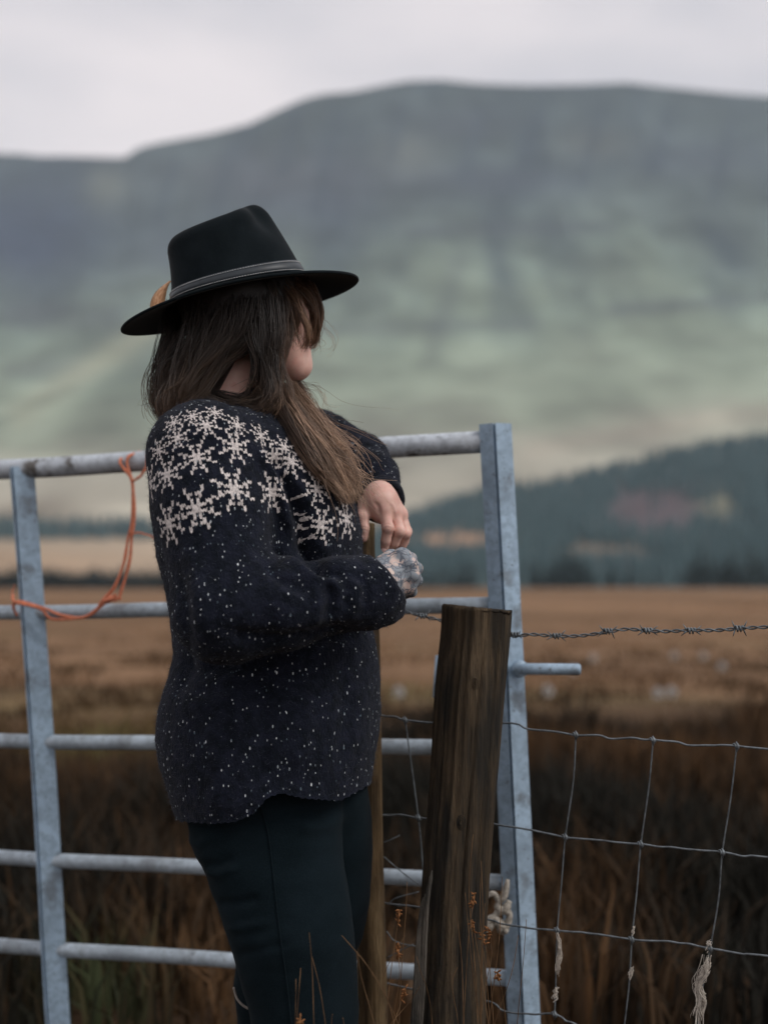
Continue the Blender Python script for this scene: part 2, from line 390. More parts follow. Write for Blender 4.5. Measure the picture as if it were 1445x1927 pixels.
CR_X = [-300, 300, 640, 720, 800, 900, 1000, 1100, 1200, 1300, 1445, 1900, 2600]
CR_Y = [1130, 1110, 1040, 992, 958, 930, 908, 886, 868, 842, 815, 750, 730]
def hill_h(u, Y, X):
    px = u * F_PX + CX; e = (HY - np.interp(px, CR_X, CR_Y)) / F_PX
    t = (Y - 380) / 400
    h = e * 780 * np.clip(t, 0, 1) ** 1.15
    h = np.where(Y > 780, e * 780 * (1 - ((Y - 780) / 300) ** 1.5), h)
    return h + 3 * fbm(np.c_[X * 0.02, Y * 0.02], 3, 66) * np.clip(t, 0, 1) - 1.5
def hill_c(V, u, Y):
    px = to_px(V); n = fbm(V[:, :2] * 0.02, 3, 70)
    c = lerpc((.055, .088, .092), (.085, .12, .118), np.clip(.5 + n, 0, 1))
    for (x, y, rx, ry, col, a) in [(1230, 955, 120, 55, (.115, .085, .092), .9), (1350, 950, 34, 28, (.19, .19, .14), 1.0), (1140, 1030, 110, 16, (.20, .16, .12), .9), (1190, 1065, 60, 18, (.12, .10, .10), .7), (860, 1015, 110, 16, (.40, .26, .17), 1.2)]:
        m = np.clip(blob(px, x, y, rx, ry) * a, 0, 1)[:, None]; c = c * (1 - m) + np.asarray(col) * m
    return c
heightfield('hill', np.linspace(-0.2, 0.75, 160), np.linspace(380, 1060, 90), hill_h, hill_c, land_mat('hill_moor', 0.05))

# conifers
t = NT('conifer_needles'); M_CON = t.done(t.ramp(t.noise(0.6, 3), [(0.3, (.060, .104, .114)), (0.7, (.108, .162, .168))]), 0.9, 0.1)
M_BARK = plain('conifer_bark', (0.05, 0.04, 0.03), 0.9, 0.1, 3)
def crown_mesh(seed, n=170, H=9.0, rad=1.9):
    r = np.random.default_rng(seed); V = []; Fs = []
    for i in range(n):
        z = H * (0.10 + 0.9 * (i + r.random()) / n); w = rad * (1 - z / H) ** 0.8 * r.uniform(0.7, 1.15) + 0.12
        a = r.random() * 6.283; dr = np.array([math.cos(a), math.sin(a), 0]); sd = np.array([-dr[1], dr[0], 0])
        b = np.array([0, 0, z]); tip = b + dr * w + [0, 0, -0.32 * w]; mid = b + dr * w * 0.55 + [0, 0, 0.06 * w]
        k = len(V); V += [b, mid + sd * w * 0.3, tip, mid - sd * w * 0.3, mid - [0, 0, 0.28 * w]]
        Fs += [(k, k + 1, k + 2), (k, k + 2, k + 3), (k, k + 4, k + 2)]
    k = len(V); V += [[0, 0, H * 1.02], [0.14, 0, H * .85], [-.07, .12, H * .85], [-.07, -.12, H * .85]]
    Fs += [(k, k + 1, k + 2), (k, k + 2, k + 3), (k, k + 3, k + 1)]
    return mesh('crown', np.array(V), Fs, False)
CROWNS = [crown_mesh(s, 170, 9.0, 1.7 + 0.25 * (s % 3)) for s in range(4)]
for m in CROWNS: m.materials.append(M_CON)
tv, tf = tube([[0, 0, -0.6], [0, 0, 3], [0, 0, 8.6]], [0.2, 0.14, 0.02], 6); TRUNK = mesh('trunk', tv, tf); TRUNK.materials.append(M_BARK)
def tree(X, Y, z, s, k, label, group, fat=1.0):
    r = thing('conifer_tree', label, 'tree', (X, Y, z), group); r.scale = (s * fat * random.uniform(.95, 1.3),) * 2 + (s,); r.rotation_euler.z = random.random() * 6.28
    for nm, me in (('trunk', TRUNK), ('crown', CROWNS[k])):
        c = bpy.data.objects.new(nm, me); COL.objects.link(c); c.parent = r
tx = [772, 790, 815, 838, 862, 884, 1010, 1032, 1052, 1070, 1090, 1112, 1150, 1182, 1216, 1300, 1318, 1336, 1352, 1372, 1392, 1415, 1437]
th = [42, 50, 46, 58, 52, 60, 66, 58, 78, 84, 70, 52, 44, 38, 36, 66, 84, 72, 60, 78, 70, 86, 74]
for x, h in zip(tx, th):
    Y = 365 + random.uniform(-10, 8)
    tree((x - CX) / F_PX * Y, Y, -0.3, h / F_PX * Y / 9.0, random.randrange(4), 'dark conifer in the blurred tree line along the far edge of the tan field', 'conifers along the far edge of the field', 1.25)
for x in list(range(-20, 345, 11)):
    Y = 352 + random.uniform(-6, 6); h = random.uniform(34, 50)
    tree((x - CX) / F_PX * Y, Y, -0.3, h / F_PX * Y / 9.0, random.randrange(4), 'low dark green tree in the hedge line beyond the gate, left of the person', 'low trees in the hedge line behind the gate', 2.3)
def forest(name, pts, label, hh=(5, 8.5)):
    V = []; Fs = []; n = 0
    for (X, Y, z) in pts:
        H = random.uniform(*hh); w = H * random.uniform(.17, .25)
        for (z0, z1, ww) in ((.08, .55, 1), (.35, .8, .72), (.6, 1.0, .45)):
            a = np.arange(6) * math.pi / 3 + random.random(); j = np.array([random.uniform(.7, 1.2) for _ in range(6)])
            V += [[X + w * ww * j[i] * math.cos(a[i]), Y + w * ww * j[i] * math.sin(a[i]), z + H * (z0 + random.uniform(-.05, .05))] for i in range(6)] + [[X, Y, z + H * z1]]
            Fs += [(n + i, n + (i + 1) % 6, n + 6) for i in range(6)]; n += 7
    return obj(name, mesh(name, np.array(V), Fs, False), M_CON, kind='stuff', label=label, category='forest')
pts = []
while len(pts) < 4200:
    u = random.uniform(-0.02, 0.42); Y = random.uniform(395, 800); X = u * Y
    z = hill_h(np.array([u]), np.array([Y]), np.array([X]))[0]; q = to_px(np.array([[X, Y, z + 3]]))
    clear = max(blob(q, 1230, 955, 105, 45)[0], blob(q, 1350, 950, 40, 32)[0], blob(q, 1140, 1030, 120, 16)[0], blob(q, 850, 1010, 120, 22)[0])
    if clear > 0.45 and random.random() > 0.04: continue
    pts.append((X, Y, z - 0.4))
forest('conifer_plantation', pts, 'blurred dark conifer plantation covering the hill on the right')
pts = []
for _ in range(520):
    u = random.uniform(-0.42, -0.10); Y = random.uniform(705, 760); X = u * Y
    pts.append((X, Y, mount_h(np.array([u]), np.array([Y]), np.array([X]))[0] - .5))
forest('conifer_belt', pts, 'blurred blue-dark belt of conifers at the mountain foot on the left', (8, 13))

# rough moor grass behind the gate: nobody could count it
t = NT('rush_blades'); a_ = attr_color(t); M_RUSH = t.done(a_, 0.85, 0.15)
def blades(name, n, y0, y1, hr, colfn, label, power=1.0, width=0.006):
    Y = y0 + (y1 - y0) * rng.random(n) ** power; X = (rng.random(n) * 2 - 1) * (0.33 * Y + 1.2)
    cl = fbm(np.c_[X, Y] * 1.3, 3, 12); keep = rng.random(n) < np.clip(0.6 + 1.3 * cl, 0.06, 1); X, Y, cl = X[keep], Y[keep], cl[keep]; n = len(X)
    z = -0.06 + 0.05 * fbm(np.c_[X, Y] * 0.9, 2, 3)
    H = rng.uniform(*hr, n) * np.clip(0.75 + 0.8 * cl, 0.35, 1.5); a = rng.random(n) * 6.283; lean = rng.uniform(0.05, 0.55, n) * H
    w = width * rng.uniform(.6, 1.4, n) * (1 + Y / 14); b = rng.random(n) * math.pi
    B = np.c_[X, Y, z]; sd = np.c_[np.cos(b), np.sin(b), 0 * b] * w[:, None]; L = np.c_[np.cos(a) * lean, np.sin(a) * lean, 0 * a]
    Vv = np.stack([B - sd, B + sd, B + L * .3 + np.c_[0 * a, 0 * a, H * .6] + sd * .7, B + L * .3 + np.c_[0 * a, 0 * a, H * .6] - sd * .7, B + L + np.c_[0 * a, 0 * a, H * (1 - .3 * lean / H)]], 1)
    k = np.arange(n)[:, None] * 5
    tri = np.concatenate([k + [0, 1, 2], k + [0, 2, 3], k + [3, 2, 4]])
    me = mesh(name, Vv.reshape(-1, 3), tri, False); set_colors(me, np.repeat(colfn(X, Y, n), 5, axis=0))
    return obj(name, me, M_RUSH, kind='stuff', label=label, category='grass')
def rush_col(X, Y, n):
    c = lerpc((.018, .017, .013), (.115, .062, .028), np.clip(0.28 + 1.5 * fbm(np.c_[X, Y] * .8, 3, 50) + rng.normal(0, .22, n), 0, 1))
    px = X / Y * F_PX + CX
    g = np.clip(np.exp(-((px - 150) / 150) ** 2 - ((Y - 8.3) / .6) ** 2) * 1.2, 0, 1)[:, None]; c = c * (1 - g) + np.array([.17, .14, .06]) * g
    g = np.clip(np.exp(-((px - 190) / 100) ** 2 - ((Y - 3.55) / 0.22) ** 2), 0, 1)[:, None]; c = c * (1 - g) + np.array([.050, .062, .028]) * g
    return c
blades('moor_rushes', 80000, 3.3, 9.0, (0.20, 0.50), rush_col, 'dark brown rushes and rough grass behind the gate and wire fence', 0.8)
def pasture_col(X, Y, n):
    return lerpc((.082, .052, .027), (.285, .170, .096), np.clip(np.clip((Y - 9) / 30, 0, 1) - .32 + 1.9 * fbm(np.c_[X * .12, Y * .25], 3, 52) + rng.normal(0, .2, n), 0, 1))
blades('pasture_grass', 80000, 7.6, 75, (0.06, 0.18), pasture_col, 'tan dead grass of the open field beyond the dark rushes', 1.7, 0.010)
def cotton():
    b = MB(); n = 46
    for i in range(n):
        d = rng.normal(size=3); d /= np.linalg.norm(d); d[2] -= 0.2; s = rng.uniform(.03, .05)
        sd = np.cross(d, rng.normal(size=3)); sd /= np.linalg.norm(sd)
        b.add([sd * .006, -sd * .006, d * s + sd * .008, d * s - sd * .008], [(0, 1, 3, 2)])
    return mesh('head', np.concatenate(b.V) + [0, 0, .34], b.F, False)
ch = cotton(); ch.materials.append(M_COTTON)
sv, sf = tube([[0, 0, -.1], [.01, 0, .2], [0, 0, .34]], [.004, .003, .002], 5); cs_ = mesh('stem', sv, sf); cs_.materials.append(M_STEM)
for (x, y) in [(1030, 1298), (1077, 1259), (1115, 1237), (1262, 1300), (1237, 1302), (1267, 1232), (1322, 1233), (1357, 1252), (750, 1300)]:
    d = (CAM_Z - 0.34) * F_PX / (y - HY); p = P(x, y, d)
    r = thing('cotton_grass', 'small white cotton grass head glowing out of focus in the tan field', 'plant', (p[0], p[1], 0.0), 'white cotton grass heads in the field')
    for nm, me in (('stem', cs_), ('head', ch)):
        c = bpy.data.objects.new(nm, me); COL.objects.link(c); c.parent = r

# ------------------------------------------------------------------ gate
gate = thing('metal_gate', 'galvanised tubular steel field gate behind the person, tied with orange twine', 'gate', (0, 2.75, 0))
GR, GL = 2.60, 2.90
def gp(x, y):   # a point on the gate plane
    a, b = P(930, y, GR), P(50, y, GL)
    n = np.array([b[1] - a[1], -(b[0] - a[0])]); r = np.array([(x - CX) / F_PX, 1.0])
    return P(x, y, (n @ a[:2]) / (n @ r))
RAILS = [((0, 884), (912, 832), .0205), ((0, 1153), (930, 1139), .0148), ((0, 1394), (948, 1409), .0148), ((0, 1613), (962, 1662), .0148), ((0, 1779), (972, 1842), .0148), ((0, 1950), (985, 2030), .0148)]
for (a, b, r) in RAILS:
    A, B = gp(*a), gp(*b); A = B + (A - B) * 2.6
    n = 40; T = np.linspace(0, 1, n)[:, None]; p = A + (B - A) * T; p[:, 2] += 0.0012 * vnoise(np.c_[T * 12, T * 0], 5)
    MB().add(*tube(p, r, 16)).build('rail', M_GALV_TOP if r > .02 else M_GALV_RAIL, gate)
def upright(pts, wl, wr, dep, off=0.0):
    """steel angle: pts along the outer corner, flange widths to the left and right (metres), set forward of the rails"""
    p = np.array([gp(*q) for q in pts]); p = spline(p, 24)
    ax = gp(900, 1300) - gp(100, 1300); ax /= np.linalg.norm(ax)
    up = p[-1] - p[0]; up /= np.linalg.norm(up); nrm = np.cross(ax, up); nrm /= np.linalg.norm(nrm)
    if nrm[1] > 0: nrm = -nrm
    th = 0.005; g = dep
    prof = [(-wl, g - .004), (-.0035, g + .004), (-.002, g - .004), (.0005, g - .003), (.002, g + .006), (wr, g - .018), (wr - .002, g - .018 - th), (.001, g - .010), (-wl + th, g - .004 - th), (-wl + th, g - .035), (-wl, g - .035)]
    k = len(prof)
    V = (p[:, None] + np.array([a * ax + b * nrm for a, b in prof])[None]).reshape(-1, 3)
    m = len(p); Fs = [(i * k + j, i * k + (j + 1) % k, (i + 1) * k + (j + 1) % k, (i + 1) * k + j) for i in range(m - 1) for j in range(k)]
    Fs += [tuple(range(k)), tuple((m - 1) * k + j for j in range(k))[::-1]]
    return MB().add(V, Fs)
up1 = upright([(937, 799), (953, 1100), (972, 1500), (986, 1800), (996, 2030)], .031, .026, .024).build('upright', M_GALV, gate, False)
up2 = upright([(38, 880), (62, 1200), (82, 1500), (98, 1800), (110, 1990)], .013, .035, .022).build('upright', M_GALV, gate, False)
q = gp(975, 1257)
pin = np.array([q + [-.01, -.030, 0], q + [.03, -.034, 0], q + [.1035, -.045, .0]]); pp = np.r_[pin, [pin[-1] + [.003, 0, 0]]]
MB().add(*tube(pp, [.0105, .0105, .0105, .0085], 18)).build('latch_pin', M_GALV, gate)
MB().add(*tube([q + [.000, -.026, 0], q + [.003, -.036, 0]], [.016, .014], 18)).build('latch_collar', M_GALV, gate)
e0, e1 = gp(826, 1232), gp(822, 1310)
MB().add(*tube([e0 + [0, -.03, 0], (e0 + e1) / 2 + [0, -.03, 0], e1 + [0, -.03, 0]], [.008, .009, .009], 10)).build('latch_handle', M_GALV, gate)

# orange baler twine
twine = thing('baler_twine', 'orange baler twine knotted round the gate rails left of the person', 'twine', tuple(gp(250, 860)))
def strand(rows, r=.0030, wob=.0025, sd=0):
    p = spline(np.array([gp(x, y) + [0, o, 0] for x, y, o in rows]), 90); T = np.linspace(0, 9, 90)
    p = p + wob * np.stack([vnoise(np.c_[T, T * 0], sd), vnoise(np.c_[T, T * 0], sd + 1), vnoise(np.c_[T, T * 0], sd + 2)], 1)
    MB().add(*tube(p, r * (1 + .2 * vnoise(np.c_[T * 4, T * 0], sd + 5)), 6)).build('strand', M_TWINE, twine)
strand([(236, 858, -.01), (233, 872, -.03), (246, 892, -.03), (252, 905, -.03), (254, 940, -.03), (255, 985, -.03), (248, 1015, -.03), (240, 1060, -.03), (222, 1105, -.03), (200, 1130, -.03), (185, 1150, -.03), (160, 1163, -.03), (120, 1157, -.03), (85, 1142, -.035), (45, 1132, -.05), (36, 1142, -.045), (38, 1156, -.03)], sd=1)
strand([(262, 848, 0), (246, 860, -.028), (244, 880, -.03), (253, 908, -.03), (259, 950, -.03), (258, 985, -.03), (253, 1010, -.03), (250, 1050, -.03), (240, 1090, -.03), (230, 1122, -.03), (231, 1128, -.03), (215, 1128, -.03), (198, 1140, -.03), (175, 1158, -.03), (150, 1162, -.03), (105, 1162, -.03), (88, 1145, -.033), (60, 1136, -.05), (40, 1131, -.05), (34, 1120, -.03)], sd=9)
strand([(255, 908, -.03), (266, 900, -.03), (278, 886, -.03), (280, 866, -.025), (274, 850, 0)], .0026, sd=20)
strand([(248, 1000, -.03), (258, 1006, -.03), (272, 1003, -.03), (295, 1014, -.02), (310, 1030, 0)], .0018, .002, 30)
for k in range(7):
    a = rng.uniform(-1, 1); strand([(205, 1130, -.032), (214, 1128 + 4 * a, -.04), (226 + 5 * a, 1126 + 5 * rng.uniform(-1, 1), -.035)], .003, .004, 40 + k)
strand([(36, 1134, -.04), (31, 1115, -.03), (33, 1100, -.02)], .0012, .002, 60)

# ------------------------------------------------------------------ fence posts and wires
def post(name, rows, mat, label, rough=.0045, sides=150, shape=None, top_bevel=.006):
    """rows: y, x_left, x_right at depth d"""
    rr = spline(np.array(rows, float), 70); b = thing(name, label, 'fence post', (0, 0, 0)); V = []
    a = np.arange(sides) * 2 * math.pi / sides
    for i, (y, xl, xr, d) in enumerate(rr):
        c = P((xl + xr) / 2, y, d); r = (xr - xl) / 2 / F_PX * d
        q = np.c_[np.cos(a), np.sin(a)]
        w = 1 + rough / r * (0.6 * vnoise(np.c_[np.cos(a) * 2.2, np.sin(a) * 2.2, np.full(sides, c[2] * 3.0)], 3) + .5 * vnoise(np.c_[np.cos(a) * 9, np.sin(a) * 9, np.full(sides, c[2] * 2.0)], 6) + .45 * vnoise(np.c_[np.cos(a) * 24, np.sin(a) * 24, np.full(sides, c[2] * 1.2)], 9))
        for (a0, zt, zb, dp) in ((4.25, .99, .55, .0035), (4.9, 1.0, .25, .0045), (5.35, .86, .0, .003), (4.6, .7, .1, .003), (3.9, .95, .3, .004)):
            tz = np.clip(min(c[2] - zb, zt + .02 - c[2]) / .1, 0, 1); w = w - dp / r * tz * np.exp(-((a - a0 - .04 * math.sin(c[2] * 9 + a0)) / .028) ** 2)
        if shape == 'half': w = w * np.where(q[:, 1] > 0.1, .55, 1)
        V.append(np.c_[c[0] + r * q[:, 0] * w, c[1] + r * q[:, 1] * w, np.full(sides, c[2])])
    top = V[0].copy(); cen = top.mean(0); jit = .003 * vnoise(top * 160, 4) + .003 * vnoise(top * 50, 14)
    V[0] = top + np.c_[np.zeros((sides, 2)), -np.full(sides, .0035) + jit]
    slope = lambda q: np.c_[q[:, :2], q[:, 2] + 0.10 * (-(q[:, 0] - cen[0]))]
    V[0] = slope(V[0]); V[0][:, 2] += 0.0
    rings = []
    for f in (.96, .8, .55, .25):
        q = cen + (top - cen) * f; q[:, 2] = cen[2] + .0015 * vnoise(q * 250, 8); rings.insert(0, slope(q))
    allr = rings + V; cpt = slope(cen[None]); W_ = np.concatenate([cpt] + allr); m = len(allr)
    Fs = [(0, 1 + j, 1 + (j + 1) % sides) for j in range(sides)]
    Fs += [(1 + i * sides + j, 1 + (i + 1) * sides + j, 1 + (i + 1) * sides + (j + 1) % sides, 1 + i * sides + (j + 1) % sides) for i in range(m - 1) for j in range(sides)]
    base = P((rows[-1][1] + rows[-1][2]) / 2, rows[-1][0], rows[-1][3]); b.location = (base[0], base[1], 0)
    MB().add(W_, Fs).build('post_shaft', mat, b); return b
thick = post('fence_post', [(1143, 833, 960, 2.30), (1190, 831, 957, 2.30), (1300, 820, 947, 2.29), (1450, 812, 937, 2.28), (1600, 800, 925, 2.27), (1750, 788, 915, 2.26), (1927, 775, 912, 2.24), (2200, 752, 902, 2.22), (2420, 738, 892, 2.20)], M_POST, 'thick round weathered wooden fence post, dark brown, leaning beside the person')
stake = post('fence_post', [(984, 682, 704, 2.46), (1060, 678, 706, 2.46), (1200, 678, 714, 2.45), (1400, 680, 719, 2.44), (1600, 676, 722, 2.43), (1800, 672, 727, 2.42), (1927, 670, 729, 2.42), (2300, 662, 735, 2.41)], M_STAKE, 'slim pale wooden stake directly in front of the person, under the hanging hand', .003, 24, 'half')
# split sliver at the foot of the thick post, knots on it
sl = MB()
for k in range(5):
    x0 = 779 + 4.2 * k; y0 = 1690 - 14 * k + rng.uniform(-15, 25)
    pts = pxs([(x0 + 17, y0, 2.185), (x0 + 8, y0 + 70, 2.172), (x0 + 1, 1860, 2.160), (x0 - 6, 1960, 2.15)]); sl.add(*tube(spline(pts, 14), [.0008] + [.0032] * 12 + [.0038], 6))
sl.build('split_sliver', M_SPLIT, thick)
def knot(x, y, d, r):
    c = P(x, y, d); b = MB()
    for q in range(3):
        a = np.linspace(0, 6.283, 22); rr = r * (1 - .3 * q); p = c + np.c_[rr * .75 * np.cos(a), -0.0008 * q + 0 * a, rr * 1.25 * np.sin(a)]; b.add(*tube(p, .0011, 5, False))
    b.build('wood_knot', M_POST, thick)
knot(893, 1288, 2.2375, .008); knot(868, 1548, 2.207, .009)

fence = thing('wire_fence', 'sagging sheep wire with a barbed strand on top, right of the person', 'fence', (0.2, 2.25, 0))
def fd(x): return np.interp(x, [700, 890, 1445, 1900], [2.455, 2.36, 2.12, 1.95])
def fp(x, y): return P(x, y, fd(x))
H_W = [
 [(690, 1333), (722, 1348), (745, 1349), (762, 1355), (815, 1360), (890, 1358), (945, 1360), (975, 1364), (995, 1372), (1040, 1376), (1083, 1383), (1125, 1384), (1148, 1390), (1190, 1389), (1228, 1393), (1270, 1396), (1295, 1403), (1340, 1402), (1385, 1404), (1445, 1410), (1700, 1436)],
 [(690, 1532), (722, 1535), (750, 1533), (787, 1539), (860, 1546), (928, 1551), (1000, 1562), (1063, 1575), (1130, 1582), (1205, 1589), (1280, 1597), (1358, 1604), (1400, 1611), (1445, 1613), (1700, 1640)],
 [(690, 1697), (725, 1700), (785, 1707), (910, 1728), (960, 1742), (1048, 1751), (1110, 1756), (1188, 1768), (1270, 1773), (1335, 1785), (1390, 1794), (1445, 1799), (1700, 1822)],
 [(690, 1845), (728, 1850), (775, 1861), (910, 1882), (950, 1903), (1005, 1908), (1045, 1909), (1075, 1925), (1150, 1945), (1445, 1985), (1700, 2005)]]
for row in H_W:
    p = spline(np.array([fp(*q) for q in row]), 130); T = np.linspace(0, 40, 130)
    p[:, 2] += .0009 * vnoise(np.c_[T, T * 0], 2); MB().add(*tube(p, .00165, 7)).build('line_wire', M_WIRE, fence)
ST = [[(762, 1355), (774, 1440), (787, 1539), (793, 1600), (800, 1707), (806, 1866)],
      [(1083, 1383), (1078, 1470), (1063, 1575), (1056, 1660), (1048, 1751), (1045, 1850), (1043, 1909)],
      [(1228, 1393), (1220, 1480), (1205, 1589), (1197, 1680), (1188, 1768), (1183, 1850), (1172, 1945)],
      [(1385, 1404), (1374, 1500), (1358, 1604), (1351, 1690), (1335, 1785), (1322, 1850), (1308, 1960)],
      [(1545, 1420), (1530, 1620), (1500, 1806), (1480, 1990)]]
for row in ST:
    p = spline(np.array([fp(*q) for q in row]), 60); p[:, 1] -= .001
    MB().add(*tube(p, .00125, 6)).build('stay_wire', M_WIRE, fence)
def wire_knot(x, y):
    c = fp(x, y); a = np.linspace(0, 4 * math.pi, 34); s = np.linspace(-1, 1, 34)
    p = c + np.c_[.0045 * s, .0036 * np.cos(a), .0036 * np.sin(a)]
    b = MB(); b.add(*tube(p, .0015, 5)); b.add(*tube([c + [0, -.002, -.008], c + [.001, -.004, 0], c + [-.001, -.002, .007]], [.0012, .002, .0012], 6)); b.build('wire_knot', M_WIRE, fence)
for (x, y) in [(762, 1355), (787, 1539), (1083, 1383), (1228, 1393), (1385, 1404), (1063, 1575), (1205, 1589), (1358, 1604), (1048, 1751), (1188, 1768), (1335, 1785), (1043, 1909)]: wire_knot(x, y)
bw = [(690, 1140), (725, 1146), (752, 1149), (795, 1159), (832, 1168), (890, 1182), (960, 1196), (1000, 1194), (1047, 1197), (1095, 1196), (1143, 1189), (1180, 1184), (1218, 1187), (1255, 1188), (1300, 1186), (1345, 1186), (1390, 1183), (1445, 1180), (1700, 1172)]
bl = spline(np.array([fp(*q) for q in bw]), 520); L = np.r_[0, np.cumsum(np.linalg.norm(np.diff(bl, axis=0), axis=1))]
for ph in (0, math.pi):
    a = L / .034 * 2 * math.pi + ph; p = bl + np.c_[0 * a, .0019 * np.cos(a), .0019 * np.sin(a)]
    MB().add(*tube(p, .0014, 6)).build('barbed_strand', M_WIRE, fence)
for (x, y, s) in [(795, 1159, 1), (968, 1195, .7), (1047, 1197, 1), (1143, 1188, 1.1), (1218, 1187, 1), (1300, 1187, 1), (1390, 1183, 1.1), (735, 1147, 1)]:
    c = fp(x, y); b = MB(); a = np.linspace(0, 5 * math.pi, 44)
    b.add(*tube(c + np.c_[np.linspace(-.006, .006, 44), .0040 * np.cos(a), .0040 * np.sin(a)], .0016, 5))
    for k in range(4):
        v = np.array([rng.uniform(.3, 1) * (1 if k % 2 else -1), rng.uniform(-.7, .4), rng.uniform(.5, 1) * (1 if k in (0, 3) else -1)]); v /= np.linalg.norm(v)
        o = c + [.006 * (1 if k % 2 else -1), 0, 0]
        b.add(*tube([o, o + v * .006 * s, o + v * .0125 * s], [.0013, .0012, .0004], 5))
    b.build('barb', M_WIRE, fence)
for ys in ((1352, 1352), (1535, 1535), (1700, 1700), (1170, 1170)):
    pass
# loose broken wires between the two posts
loose = thing('loose_wire', 'loose broken ends of thin wire between the slim stake and the thick post', 'wire', tuple(P(750, 1650, 2.42)))
for rows in ([(722, 1585), (735, 1580), (752, 1572)], [(722, 1612), (750, 1636), (788, 1665)], [(730, 1702), (745, 1690), (788, 1678)], [(727, 1752), (745, 1772), (790, 1782)], [(727, 1803), (760, 1785), (778, 1777)]):
    MB().add(*tube(spline(np.array([P(x, y, 2.41) for x, y in rows]), 16), .0011, 5)).build('wire_end', M_WIRE, loose)

# sheep wool caught on the wires
def tuft(rows, n, spread, label, thick_=.00055):
    o = thing('wool_tuft', label, 'wool', tuple(fp(*rows[0]))); b = MB(); k = spline(np.array([fp(*q) for q in rows]), 24)
    for i in range(n):
        s0 = int(rng.integers(0, 12)); s1 = int(rng.integers(s0 + 5, 24)); p = k[s0:s1] + [0, -.003, 0]; m = len(p); T = np.linspace(0, 3, m)
        off = rng.normal(0, 1, 3) * spread * .35; sd = int(rng.integers(1000))
        p = p + off + spread * np.stack([vnoise(np.c_[T, T * 0 + i], sd), .7 * vnoise(np.c_[T, T * 0 + i], sd + 1), .5 * vnoise(np.c_[T, T * 0 + i], sd + 2)], 1)
        b.add(*tube(p, thick_ * rng.uniform(.5, 1.4), 4))
    b.build('wool_fibres', M_WOOL, o)
tuft([(1328, 1800), (1322, 1830), (1312, 1850), (1318, 1880), (1312, 1905), (1310, 1935)]  , 70, .0062, 'large ragged tuft of sheep wool hanging low on the rightmost wire')
tuft([(1334, 1768), (1331, 1778), (1328, 1790)], 16, .003, 'small wool wisp at the knot above the large wool tuft', .0006)
tuft([(1192, 1742), (1189, 1752), (1188, 1762)], 12, .002, 'tiny wool bead just above the middle wire knot', .0006)
tuft([(1188, 1818), (1186, 1830), (1184, 1845)], 18, .0032, 'short wool wisp below the middle wire knot', .0006)
tuft([(1050, 1756), (1053, 1785), (1050, 1815), (1048, 1840)], 20, .003, 'thin twist of wool under the wire knot nearest the gate', .0006)
tuft([(1046, 1858), (1044, 1870), (1042, 1885)], 16, .0034, 'small wool wisp low on the stay wire nearest the gate', .0006)

# pale rope snagged on the gate post
rope = thing('frayed_rope', 'frayed pale rope loops snagged on the gate beside the thick post', 'rope', tuple(P(935, 1720, 2.5)))
for rows, r in (([(912, 1690), (928, 1682), (938, 1700), (932, 1722), (915, 1735), (906, 1760)], .0045), ([(955, 1655), (948, 1685), (935, 1705), (948, 1712), (958, 1695)], .0055), ([(930, 1725), (945, 1712), (958, 1722), (952, 1742), (938, 1738), (930, 1725)], .0065), ([(905, 1762), (918, 1748), (934, 1735), (945, 1750), (955, 1745)], .006)):
    p = spline(np.array([P(x, y, 2.50) for x, y in rows]), 36); T = np.linspace(0, 7, 36)
    MB().add(*tube(p, r * (1 + .5 * vnoise(np.c_[T, T * 0], 3)), 7)).build('rope_loop', M_ROPE, rope)

# dry rush plants near the posts
def plant(label, stems, d, base):
    g = P(base, 2300, d); o = thing('rush_plant', label, 'plant', (g[0], d, 0.0))
    for rows in stems:
        seed = len(rows) and rows[0][0] == 's'; rows = rows[1:] if seed else rows
        x0, y0 = rows[0]; gx = P(x0 + .5 * (x0 - rows[1][0]) + .15 * (base - x0), 2300, d)[0]; pts = [np.array([gx, d + rng.normal(0, .015), -.02])] + [P(x, y, d + .015 * math.sin(x)) for x, y in rows]
        p = chord_spline(np.array(pts), 30); st = MB().add(*tube(p, np.linspace(.0012, .00045, 30), 5)).build('stem', M_STEM, o)
        if seed:
            b = MB(); b.add(*tube([p[-2], (p[-2] + p[-1]) / 2, p[-1]], [.0012, .0014, .0009], 5))
            for k in range(16):
                v = rng.normal(0, 1, 3); v /= np.linalg.norm(v); c = p[-2] + (p[-1] - p[-2]) * rng.random(); L_ = rng.uniform(.003, .010)
                b.add(*tube([c, c + v * L_ * .6, c + v * L_], [.0007, .0017, .0005], 4))
            b.build('seed_head', M_SEED, st)
plant('tall dry rush stems with seed heads in front of the thick post', [[(892, 1800), (882, 1680), (890, 1570)], ['s', (876, 1850), (884, 1740), (893, 1680)], [(872, 1927), (868, 1800), (857, 1705)], ['s', (915, 1900), (900, 1800), (888, 1730)], [(905, 1927), (892, 1850), (875, 1680)], [(862, 1927), (855, 1830), (861, 1820)], [(905, 1830), (908, 1700), (905, 1620)]], 2.10, 885)
plant('orange-brown rush clump between the thick post and the gate upright', [['s', (925, 1880), (918, 1800), (905, 1755)], ['s', (950, 1910), (945, 1870), (935, 1830)], [(975, 1900), (985, 1800), (990, 1730)], [(920, 1927), (940, 1750), (945, 1650)], ['s', (912, 1860), (925, 1790), (918, 1745)], [(930, 1927), (965, 1820), (975, 1760)], [(905, 1927), (908, 1780), (912, 1700)], [(915, 1840), (903, 1720), (904, 1650)]], 2.14, 925)
